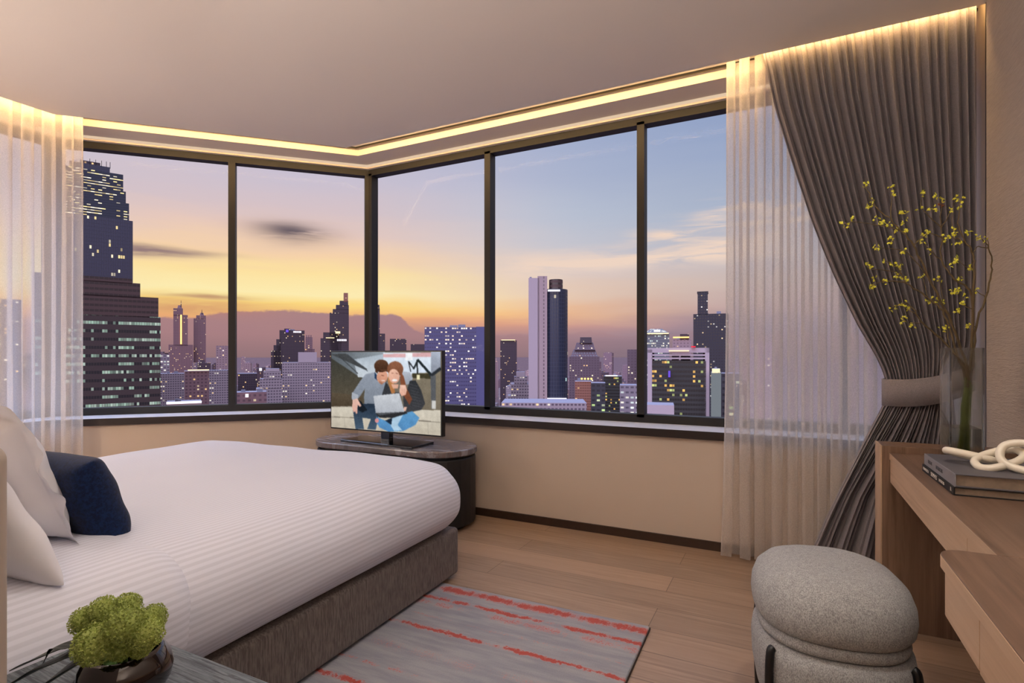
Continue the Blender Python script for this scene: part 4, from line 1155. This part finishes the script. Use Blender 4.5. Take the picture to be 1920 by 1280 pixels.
def head(c_, r, seed):
    rnd = random.Random(seed); g = Geo(); N = 330
    v, f = lathe_geo([(r * 0.86 * math.sin(PI * i / 10) + 1e-4, -r * 0.86 * math.cos(PI * i / 10)) for i in range(11)], 14); g.add([Vector(p) + c_ for p in v], f)
    for i in range(N):
        z = 1 - 2 * (i + 0.5) / N; a = i * 2.39996 + rnd.uniform(-.1, .1); s = math.sqrt(1 - z * z)
        d = Vector((s * math.cos(a), s * math.sin(a), z)); lump = 1 + 0.07 * snoise(d.x * 5 + seed, d.y * 5 + d.z * 4, seed)
        p = c_ + d * r * lump * rnd.uniform(0.95, 1.02)
        n_ = (d + Vector((rnd.gauss(0, .35), rnd.gauss(0, .35), rnd.gauss(0, .35)))).normalized(); b1 = n_.orthogonal().normalized(); b1 = Matrix.Rotation(rnd.uniform(0, 6), 3, n_) @ b1; b2 = n_.cross(b1)
        rr = r * rnd.uniform(0.10, 0.14)
        vs_ = [p - n_ * rr * 0.5]
        for q_ in range(8):
            a2 = PI * q_ / 4; k_ = rr if q_ % 2 == 0 else rr * 0.5
            vs_.append(p + (b1 * math.cos(a2) + b2 * math.sin(a2)) * k_ + n_ * (rr * 0.45 if q_ % 2 == 0 else 0.1 * rr))
        g.add(vs_, [(0, 1 + q_, 1 + (q_ + 1) % 8) for q_ in range(8)])
    return g
F0 = Vector((BX, BY, 0.58))
for i, (px, py, D_, r) in enumerate([(178, 1208, 0.875, 0.031), (234, 1172, 0.885, 0.030), (274, 1186, 0.895, 0.026), (160, 1164, 0.965, 0.024), (194, 1146, 0.965, 0.025), (238, 1138, 0.99, 0.024), (286, 1158, 0.985, 0.023), (226, 1212, 0.892, 0.021), (262, 1212, 0.91, 0.018)]):
    c_ = at(px, py, D_) - F0
    head(c_, r, i + 3).make('flower_head', M['floret'], fl)
    v, f = tube_geo([c_, c_ * 0.5 + Vector((0, 0, -0.008)), Vector((0, 0, -0.05))], 0.0025, 6); obj('stem', v, f, M['leafg'], fl, smooth=True)
def leaf(pts, w, mt, nm='leaf', fold=0.25):
    cp_ = catmull(pts, 7); n = len(cp_); V = []
    for i, p in enumerate(cp_):
        t = (cp_[min(i + 1, n - 1)] - cp_[max(i - 1, 0)]).normalized(); s = t.cross(Vector((0, 0, 1))).normalized(); up = s.cross(t)
        k_ = w * (math.sin(PI * min(1, (i / (n - 1)) ** 0.75)) ** 0.8 + 0.05)
        for a in (-1, -0.5, 0, 0.5, 1): V.append(p + s * k_ * a + up * k_ * fold * abs(a))
    obj(nm, V, grid_faces(n - 1, 4), mt, fl, smooth=True, solid=0.0006)
def L3(px, py, z): 
    r = (px - 960) / FPX; D_ = (CAMZ - z) * FPX / (py - 665); return FW * D_ + RT * (r * D_) + Vector((0, 0, z)) - F0
leaf([L3(175, 1200, .60), L3(120, 1215, .585), L3(70, 1235, .565), L3(18, 1258, .53)], 0.018, M['leafd'])
leaf([L3(170, 1215, .595), L3(110, 1240, .575), L3(60, 1262, .55), L3(-10, 1300, .515)], 0.024, M['leafd'])
leaf([L3(180, 1225, .59), L3(140, 1250, .57), L3(100, 1275, .55), L3(50, 1310, .52)], 0.026, M['leafd'])
leaf([L3(190, 1232, .585), L3(165, 1262, .565), L3(140, 1290, .545), L3(120, 1330, .515)], 0.024, M['leafd'])
leaf([L3(165, 1190, .605), L3(130, 1213, .60), L3(100, 1216, .585), L3(80, 1245, .56)], 0.009, M['leafd'])
leaf([L3(165, 1180, .61), L3(150, 1190, .605), L3(136, 1205, .60), L3(128, 1216, .595)], 0.003, M['leafd'])
leaf([L3(206, 1222, .60), L3(206, 1240, .59), L3(207, 1262, .575), L3(209, 1300, .535)], 0.009, M['leafg'], 'strap_leaf', 0.3)
#CITY
# ================================================================== CITY
G0 = -118.0
g = Geo(); 
nf = 40
V = [(0, 0, G0)] + [(math.cos(2 * PI * i / nf) * 26000, math.sin(2 * PI * i / nf) * 26000, G0) for i in range(nf)]
m, q, out = mat('city_ground')
co = q.add('ShaderNodeTexCoord').outputs['Object']
vr = q.add('ShaderNodeTexVoronoi', {'Vector': co, 'Scale': 0.022}); n = q.noise(co, 0.004, 4)
lit_ = q.math('MULTIPLY', q.math('LESS_THAN', vr.outputs['Distance'], 0.10), q.smooth(n, 0.35, 0.6))
b = q.add('ShaderNodeBsdfPrincipled', {'Base Color': srgb(96, 74, 74), 'Roughness': 1.0, 'Specular IOR Level': 0.0, 'Emission Color': srgb(255, 200, 130)})
q.l.new(q.math('MULTIPLY', lit_, 0.9), b.inputs['Emission Strength']); q.l.new(b.outputs[0], out.inputs[0])
struct(obj('ground', V, [(0, 1 + i, 1 + (i + 1) % nf) for i in range(nf)], m))

FM = {}
FM['glass_lit'] = facade('blue_glass_tower', (54, 52, 66), (58, 60, 82), 2.2, 4.2, 0.80, 0.86, 0.02, (255, 226, 150), (255, 240, 200), 0.9, rowlit=0.03, patch=1.0)
FM['pixel_lit'] = facade('pixel_crown_glass', (44, 46, 60), (48, 52, 72), 3.4, 3.0, 1.0, 0.34, 0.26, (255, 226, 150), (250, 236, 205), 1.25, rowlit=0.22)
FM['brown'] = facade('brown_granite_office', (72, 54, 52), (50, 42, 44), 3.0, 4.2, 0.9, 0.45, 0.004, (255, 220, 150), (225, 245, 225), 0.7)
FM['brown_lit'] = facade('brown_office_lit_floors', (60, 47, 46), (36, 36, 40), 1.7, 6.4, 0.88, 0.36, 0.14, (190, 225, 205), (215, 238, 222), 0.5, rowlit=0.55)
FM['dark'] = facade('dark_tower', (58, 44, 54), (44, 38, 50), 3.2, 3.8, 0.55, 0.5, 0.07, (255, 206, 140), (255, 236, 200), 1.0, patch=1.0)
FM['dusk'] = facade('dusky_tower', (116, 92, 100), (88, 72, 84), 5.0, 5.0, 0.5, 0.45, 0.14, (255, 206, 130), (255, 230, 180), 0.9, patch=1.0)
FM['white_apt'] = facade('white_apartments', (132, 126, 138), (80, 74, 90), 3.0, 3.4, 0.62, 0.45, 0.06, (255, 216, 150), (255, 245, 220), 0.9, patch=1.0)
FM['white_slab'] = facade('white_concrete', (150, 144, 158), (138, 132, 148), 60.0, 60.0, 0.02, 0.02, 0.0)
FM['rib_slab'] = facade('ribbed_concrete', (142, 130, 138), (92, 82, 92), 11.8, 3.6, 0.10, 0.6, 0.0)
FM['purple'] = facade('violet_office', (80, 69, 96), (60, 52, 80), 2.3, 3.9, 0.74, 0.36, 0.36, (255, 226, 190), (255, 244, 226), 1.2, rowlit=0.0, patch=1.0)
FM['violet_side'] = facade('violet_side', (82, 72, 104), (82, 72, 104), 60, 60, 0.02, 0.02, 0.0)
FM['cyl'] = facade('dark_blue_curved_glass', (46, 50, 70), (28, 36, 58), 2.6, 3.6, 0.78, 0.86, 0.012, (255, 240, 200), (200, 240, 240), 1.0, rowlit=0.02)
FM['ibm'] = facade('dark_glass_office', (46, 42, 40), (30, 30, 30), 1.9, 3.6, 0.9, 0.5, 0.16, (255, 196, 96), (214, 226, 140), 0.9, rowlit=0.06, patch=1.0)
FM['black'] = facade('black_tower', (44, 38, 46), (32, 29, 38), 3.6, 4.0, 0.5, 0.4, 0.08, (255, 220, 170), (240, 235, 230), 0.9)
FM['teal'] = facade('teal_glass', (98, 102, 112), (74, 84, 98), 2.6, 4.0, 0.85, 0.5, 0.22, (225, 245, 235), (255, 245, 215), 0.9, rowlit=0.08)
FM['sage'] = facade('sage_concrete', (98, 112, 106), (92, 106, 100), 60, 60, 0.02, 0.02, 0.0)
FM['office_w'] = facade('white_office', (126, 120, 134), (82, 78, 94), 5.0, 5.2, 0.62, 0.36, 0.5, (255, 250, 230), (235, 250, 245), 1.1)
FM['office_g'] = facade('office_with_lit_stair', (60, 58, 66), (42, 42, 50), 5.0, 5.0, 0.62, 0.4, 0.2, (205, 235, 150), (235, 245, 200), 1.0)
FM['hotel'] = facade('brown_hotel', (136, 94, 82), (108, 74, 66), 3.0, 3.4, 0.8, 0.4, 0.04, (255, 210, 140), (255, 225, 170), 0.8)
FM['far_a'] = facade('far_building_mauve', (112, 94, 108), (92, 78, 94), 7.0, 6.0, 0.45, 0.42, 0.12, (255, 206, 140), (255, 236, 200), 1.1, patch=1.0)  # mauve and pale far walls have distance haze mixed into their colour
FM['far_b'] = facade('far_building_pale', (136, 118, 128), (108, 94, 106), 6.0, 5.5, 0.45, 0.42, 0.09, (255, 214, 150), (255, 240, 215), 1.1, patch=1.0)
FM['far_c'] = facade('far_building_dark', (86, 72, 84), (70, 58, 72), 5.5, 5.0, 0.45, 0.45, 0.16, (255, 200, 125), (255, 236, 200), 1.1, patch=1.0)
M['roof'] = plain('roof_concrete', (120, 110, 120), 0.9)
M['sign_w'] = emitter('white_sign_light', (245, 240, 255), 1.6)
M['crown_w'] = emitter('warm_crown_light', (255, 236, 190), 1.3)
M['lamp_y'] = emitter('floodlight', (255, 205, 120), 2.2)
M['sign_v'] = emitter('violet_sign_light', (120, 90, 230), 1.0)
M['red'] = emitter('red_beacon', (235, 40, 60), 1.6)

def tower_geo(w, d, z0, z1, taper=1.0, cyl=False, tz=None):
    """box or curved tower with wall UVs in metres; returns verts, faces, per-loop uvs, material index (roof = 1)"""
    if cyl:
        pts = [(w / 2 * math.cos(2 * PI * i / 28), d / 2 * math.sin(2 * PI * i / 28)) for i in range(28)]
    else: pts = [(-w / 2, -d / 2), (w / 2, -d / 2), (w / 2, d / 2), (-w / 2, d / 2)]
    n = len(pts); V = [(x, y, z0) for x, y in pts] + [(x * taper, y * taper, z1) for x, y in pts]
    F = []; UV = []; MI = []; u = 0
    for i in range(n):
        j = (i + 1) % n; L = math.dist(pts[i], pts[j])
        F.append((i, j, n + j, n + i)); UV += [(u, z0), (u + L, z0), (u + L, z1), (u, z1)]; MI.append(0); u += L
    F.append(tuple(range(n, 2 * n))); UV += [(0, 0)] * n; MI.append(1)
    return V, F, UV, MI

def block_geo(w, d, h, k1, h2):
    """connected block with a smaller roof storey"""
    lv = [(w, d, 0), (w, d, h), (w * k1, d * k1, h), (w * k1, d * k1, h + h2)]
    V = []; F = []; UV = []; MI = []
    for a, b2, z in lv: V += [(-a / 2, -b2 / 2, z), (a / 2, -b2 / 2, z), (a / 2, b2 / 2, z), (-a / 2, b2 / 2, z)]
    for L_ in range(3):
        u = 0
        for i in range(4):
            j = (i + 1) % 4; p = L_ * 4; ln = math.dist(V[p + i][:2], V[p + j][:2]); z0, z1 = V[p][2], V[p + 4][2]
            F.append((p + i, p + j, p + 4 + j, p + 4 + i)); UV += [(u, z0), (u + ln, z0), (u + ln, z1), (u, z1)]; MI.append(1 if L_ == 1 else 0); u += ln
    F.append((12, 13, 14, 15)); UV += [(0, 0)] * 4; MI.append(1)
    return V, F, UV, MI

def building(label, D_, tiers, group=None, cat='building', rot=0.0, name='building', signs=()):
    """tiers: (part name, x0, x1, ytop, ybottom or None, depth m, material, taper, cyl) in photo pixels at camera depth D_"""
    xs = [t[1] for t in tiers] + [t[2] for t in tiers]
    xm = (tiers[0][1] + tiers[0][2]) / 2
    base = at(xm, 665, D_); base.z = G0
    a = math.atan2(base.y, base.x) - PI / 2
    dist = math.hypot(base.x, base.y)
    single = len(tiers) == 1 and not signs
    root = None
    if not single:
        root = empty(name, base, a + rot); tag(root, label, cat, group)
    c1 = (xm - 960) / FPX; k_ = math.sqrt(1 + c1 * c1)
    def lat(px):                       # sideways distance on the plane facing the camera
        return dist * math.tan(math.atan((px - 960) / FPX) - math.atan(c1))
    def zz(py, px=xm): return CAMZ + (665 - py) / FPX * D_ - G0
    for t in tiers:
        (pn, x0, x1, yt, yb, dep, mt) = t[:7]; tp = t[7] if len(t) > 7 else 1.0; cy = t[8] if len(t) > 8 else False
        l0, l1 = lat(x0), lat(x1); cr, sr = math.cos(rot), abs(math.sin(rot))
        w = (l1 - l0); wv = w if cy else max((w - dep * sr) / cr, w * 0.3)
        z0 = 0 if yb is None else zz(yb)
        V, F, UV, MI = tower_geo(wv, dep, z0, zz(yt), tp, cy)
        cx_ = (l0 + l1) / 2
        V = [(x + cx_, y + dep / 2, z) for x, y, z in V]
        o = obj(pn if not single else name, V, F, [mt, M['roof']], root, mi=MI, uvs=UV)
        if single: o.location = base; o.rotation_euler = (0, 0, a + rot); tag(o, label, cat, group)
    if not single:
        t = tiers[0]; rr_ = random.Random(int(t[1] * 7 + t[3]))
        for q_ in range(2):
            wd_ = (t[2] - t[1]) * rr_.uniform(0.08, 0.2); xa = t[1] + (t[2] - t[1]) * rr_.uniform(0.08, 0.7)
            w_ = lat(xa + wd_) - lat(xa); hh = zz(t[3])
            V, F, UV, MI = tower_geo(w_, w_ * 0.8, hh - 0.2, hh + rr_.uniform(2, 4.5)); dd = t[5] * rr_.uniform(0.2, 0.7)
            obj('roof_plant', [(x + lat(xa + wd_ / 2), y + dd, z) for x, y, z in V], F, M['roof'], root)
    for (pn, x0, x1, y0, y1, mt) in signs:
        v, f = box_geo(lat(x0), lat(x1), -2.5, -0.8, zz(y1), zz(y0)); obj(pn, v, f, mt, root)
    return root
b_ = building
b_('tall dark glass tower with jagged light-streaked crown behind the brown office', 620, [
   ('tower', 96, 249, 405, None, 42, FM['glass_lit']), ('upper_tower', 104, 242, 372, 405, 38, FM['pixel_lit']), ('stepped_block', 112, 236, 350, 372, 34, FM['pixel_lit']), ('crown', 120, 231, 318, 350, 30, FM['pixel_lit']), ('crown', 130, 206, 308, 318, 24, FM['glass_lit']), ('crown', 150, 188, 303, 308, 14, FM['dark'])] + [('antenna', x, x + 1, 298, 310, 0.8, FM['black']) for x in (168, 179, 190, 199, 206)])
b_('dark brown stepped office block with rows of pale green lit floors', 420, [
   ('office_block', 60, 301, 590, None, 46, FM['brown_lit']), ('middle_block', 60, 297, 552, 592, 40, FM['brown']), ('upper_block', 60, 263, 526, 555, 34, FM['brown']), ('roof_block', 60, 248, 518, 528, 28, FM['brown'])])
b_('twin of the spired towers, left one, taller, with lit gold spine', 1900, [
   ('podium', 316, 362, 646, None, 60, FM['dusk']), ('tower', 325, 352, 590, 648, 50, FM['dusk']), ('shoulder', 325, 343, 578, 592, 40, FM['dusk']), ('crown', 332, 342, 572, 580, 20, FM['dusk'], 0.6), ('spire', 338.6, 340.4, 563, 574, 3, FM['dark'], 0.3)], signs=[('light_strip', 338, 341, 590, 645, M['lamp_y'])])
b_('slimmer right-hand tower of the spired pair', 1950, [
   ('tower', 363, 386, 597, None, 44, FM['dusk']), ('shoulder', 368, 386, 591, 598, 34, FM['dusk']), ('crown', 374, 383, 586, 592, 20, FM['dusk'], 0.6), ('spire', 377.6, 379.4, 580, 588, 3, FM['dark'], 0.3)])
b_('brightly lit low block beside the brown office', 1000, [('building', 300, 318, 664, None, 30, FM['office_w'])])
b_('pale apartment block with scattered yellow windows below the spired towers', 800, [('block', 300, 346, 700, None, 30, FM['white_apt']), ('block', 346, 392, 696, None, 34, FM['dusk'])], signs=[('roof_lights', 352, 392, 693, 695, M['crown_w'])])
b_('grey slab apartment block just left of the first mullion', 760, [('building', 392, 428, 694, None, 30, FM['white_apt'])])
b_('pale building with violet edge touching the first mullion', 1300, [('building', 405, 440, 648, None, 40, FM['far_b'])])
b_('long low market roof with white lit edge at the first window sill', 500, [('hall', 312, 378, 754, None, 30, FM['white_slab'])], signs=[('lit_eave', 312, 378, 752, 756, M['sign_w'])])
b_('dark terraced tower with white rooftop sign, left of the second window', 1250, [
   ('tower', 524, 571, 619, None, 50, FM['dark']), ('terrace', 518, 530, 636, None, 40, FM['dark']), ('terrace', 513, 526, 647, None, 40, FM['dark']), ('terrace', 508, 522, 657, None, 40, FM['dark']), ('roof_sign_block', 533, 544, 616, 620, 10, FM['dark'])],
   signs=[('sign_letter', 550 + 2.2 * i, 551.6 + 2.2 * i, 620.5, 623.5, M['sign_w']) for i in range(7)] + [('round_logo', 536, 541, 618, 623, M['sign_v'])])
b_('narrow crenellated tower right behind the terraced tower', 1400, [('tower', 573, 586, 632, None, 30, FM['dusk']), ('shoulder', 571, 590, 654, None, 30, FM['dusk'])] + [('merlon', 574 + 4 * i, 576 + 4 * i, 628, 633, 8, FM['dusk']) for i in range(3)])
b_('tallest dark tower in the second window with stepped orange-lit top', 1150, [
   ('podium', 601, 640, 634, None, 50, FM['dark']), ('podium_top', 606, 636, 623, 635, 40, FM['dark']), ('tower', 618, 654, 586, None, 44, FM['dark']), ('step', 624, 654, 579, 587, 38, FM['dark']), ('step', 630, 654, 571, 580, 34, FM['dark']), ('step', 637, 653, 563, 572, 26, FM['dark']), ('lift_tower', 644.5, 652.5, 548, 565, 16, FM['hotel'])],
   signs=[('sign_letter', 632 + 2.6 * i, 633.9 + 2.6 * i, 635.5, 639, M['sign_w']) for i in range(7)] + [('lit_terrace', 629, 638, 621, 625, M['crown_w']), ('lit_terrace', 611, 627, 632.5, 634, M['crown_w'])])
b_('dark tower standing half behind the corner mullion', 1200, [('tower', 688, 712, 578, None, 40, FM['dark']), ('shoulder', 696, 711.5, 571, 580, 30, FM['dark']), ('podium', 690, 722, 625, None, 46, FM['dark'])])
b_('squat dark block above the television', 1500, [('building', 731, 762, 635, None, 50, FM['dark'])])
b_('low dusky block between squat block and violet office', 1450, [('building', 770, 800, 645, None, 50, FM['dark'])])
b_('white stepped apartment ziggurat beside the second window', 640, [('tier', 480, 530, 728, None, 30, FM['white_apt']), ('tier', 487, 529, 710, 729, 26, FM['white_apt']), ('tier', 494, 527, 696, 711, 22, FM['white_apt']), ('tier', 498, 524, 691, 697, 18, FM['white_slab'])])
b_('wide white apartment slab with violet rooftop box left of the television', 700, [('slab', 529, 632, 679, None, 34, FM['white_apt']), ('roof_box', 559, 594, 660, 680, 24, FM['white_slab'])])
b_('mid-rise dark block with warm lights low in the second window', 900, [('building', 446, 482, 700, None, 34, FM['dark'])])
b_('low pale block with bright white lamp at the sill', 560, [('block', 442, 500, 735, None, 24, FM['dusk'])], signs=[('floodlight', 460, 466, 738, 744, M['sign_w']), ('floodlight', 486, 491, 690, 695, M['sign_w'])])
b_('wide violet office block covered in lit windows right of the television', 560, [('office_block', 796, 893, 613, None, 30, FM['purple']), ('side_wing', 893, 912, 612, None, 40, FM['violet_side'])])
b_('dark glass block just right of the centre mullion', 1250, [('tower', 938, 969, 638, None, 44, FM['dark'])], signs=[('roof_lights', 940, 966, 636.5, 638, M['crown_w'])])
b_('white terraced building at the foot of the tall white slab', 620, [('tier', 952, 996, 742, None, 26, FM['white_apt']), ('tier', 958, 992, 720, 743, 22, FM['white_apt']), ('tier', 964, 988, 706, 721, 18, FM['white_apt']), ('tier', 968, 984, 697, 707, 14, FM['white_slab'])])
b_('tall twin-part tower of white slab and dark curved glass', 520, [
   ('white_slab', 991, 1011, 521, None, 34, FM['white_slab']), ('ribbed_slab', 1008, 1026, 517.5, None, 30, FM['rib_slab']), ('glass_drum', 1018, 1066, 541, None, 26, FM['cyl'], 1.0, True), ('machine_room', 1030, 1056, 523, 541, 16, FM['brown'], 1.0, True)],
   signs=[('lit_crown_ring', 1027, 1050, 543.5, 546.5, M['sign_w']), ('podium_light', 1026, 1062, 745.5, 749.5, M['sign_w'])])
b_('stepped pyramid-topped tower right of the curved glass tower', 1100, [('block', 1067, 1124, 668, None, 60, FM['far_c']), ('stepped_roof', 1070, 1121, 655, 668, 50, FM['far_c'], 0.8), ('stepped_roof', 1077, 1116, 642, 656, 36, FM['far_c'], 0.8), ('tower_top', 1087, 1110, 632, 643, 20, FM['dark'], 0.92)])
b_('brown hotel with floodlit roof terrace low in the third window', 700, [('building_body', 1078, 1109, 715, None, 26, FM['hotel'])], signs=[('floodlight', 1089 + 6 * i, 1092.5 + 6 * i, 708, 711.5, M['lamp_y']) for i in range(4)])
b_('dark office with green-lit staircase below the floodlit hotel', 560, [('building', 1108, 1135, 718, None, 26, FM['office_g'])])
b_('dark flat block behind the green-lit office', 640, [('block', 1132, 1166, 705, None, 26, FM['ibm'])], signs=[('roof_lights', 1135, 1158, 703, 705, M['sign_w'])])
b_('white office with bright white windows left of the right mullion', 560, [('office', 1162, 1194, 722, None, 28, FM['office_w'])])
b_('mauve residential tower touching the right mullion', 950, [('building', 1176, 1202, 655, None, 34, FM['far_c'])])
b_('flat white podium roofs at the foot of the tall slab tower', 430, [('podium', 940, 1100, 755, None, 40, FM['white_apt'])])
b_('low white rooftop with parapet in the right window corner', 300, [('building', 1208, 1264, 759, None, 18, FM['white_slab'])])
b_('teal glass block with lit gable crown in the right window', 900, [('block', 1206, 1255, 625, None, 40, FM['teal']), ('gable', 1206, 1255, 616, 625, 30, FM['teal'], 0.45)], signs=[('lit_crown', 1210, 1254, 624, 626, M['crown_w']), ('lit_sign', 1226, 1238, 618, 622, M['sign_w'])])
b_('grey block with golden roof lights behind the framed office', 1000, [('block', 1261, 1296, 636, None, 36, FM['far_b']), ('roof_block', 1275, 1292, 626, 637, 20, FM['dark'])], signs=[('roof_lights', 1262, 1292, 631, 633.5, M['lamp_y'])])
b_('framed white office with dark lit glass in the right window', 420, [
   ('glass_block', 1222, 1324, 676, None, 34, FM['ibm']), ('frame_post', 1214, 1223, 655, None, 36, FM['white_slab']), ('frame_post', 1322, 1330, 652, None, 36, FM['white_slab']), ('frame_beam', 1214, 1330, 652, 661, 36, FM['white_slab']), ('louvre', 1222, 1323, 664, 667, 35, FM['white_slab']), ('louvre', 1222, 1323, 670, 673, 35, FM['white_slab'])],
   signs=[('red_beacon', 1296, 1304, 649, 651, M['red']), ('pink_sign', 1253, 1257, 695, 707, M['sign_v']), ('roof_lights', 1254, 1292, 656.5, 658.5, M['crown_w'])])
b_('black tower with slim upper shaft at the right window edge', 760, [('tower', 1300, 1366, 588, None, 40, FM['black']), ('shaft', 1308, 1327, 547, 590, 20, FM['black']), ('cap', 1307, 1328, 545.5, 548, 22, FM['black'])])
b_('plain sage-green slab beside the framed office', 400, [('slab', 1333, 1352, 698, None, 20, FM['sage']), ('lit_cap', 1335, 1350, 691, 699, 14, M['crown_w'])])
b_('dark block with pale green windows at the sheer curtain edge', 430, [('building', 1352, 1392, 700, None, 24, FM['office_g'])])
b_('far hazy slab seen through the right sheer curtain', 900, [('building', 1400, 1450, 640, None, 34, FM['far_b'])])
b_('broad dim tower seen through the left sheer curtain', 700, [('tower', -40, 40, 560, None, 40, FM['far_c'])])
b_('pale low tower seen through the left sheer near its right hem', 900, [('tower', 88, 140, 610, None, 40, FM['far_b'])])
# the endless low city: each block its own object
rc = random.Random(21)
FOOT = [(o.location.x, o.location.y, 75) for o in COL.objects if o.parent is None and o.name.startswith('building')]
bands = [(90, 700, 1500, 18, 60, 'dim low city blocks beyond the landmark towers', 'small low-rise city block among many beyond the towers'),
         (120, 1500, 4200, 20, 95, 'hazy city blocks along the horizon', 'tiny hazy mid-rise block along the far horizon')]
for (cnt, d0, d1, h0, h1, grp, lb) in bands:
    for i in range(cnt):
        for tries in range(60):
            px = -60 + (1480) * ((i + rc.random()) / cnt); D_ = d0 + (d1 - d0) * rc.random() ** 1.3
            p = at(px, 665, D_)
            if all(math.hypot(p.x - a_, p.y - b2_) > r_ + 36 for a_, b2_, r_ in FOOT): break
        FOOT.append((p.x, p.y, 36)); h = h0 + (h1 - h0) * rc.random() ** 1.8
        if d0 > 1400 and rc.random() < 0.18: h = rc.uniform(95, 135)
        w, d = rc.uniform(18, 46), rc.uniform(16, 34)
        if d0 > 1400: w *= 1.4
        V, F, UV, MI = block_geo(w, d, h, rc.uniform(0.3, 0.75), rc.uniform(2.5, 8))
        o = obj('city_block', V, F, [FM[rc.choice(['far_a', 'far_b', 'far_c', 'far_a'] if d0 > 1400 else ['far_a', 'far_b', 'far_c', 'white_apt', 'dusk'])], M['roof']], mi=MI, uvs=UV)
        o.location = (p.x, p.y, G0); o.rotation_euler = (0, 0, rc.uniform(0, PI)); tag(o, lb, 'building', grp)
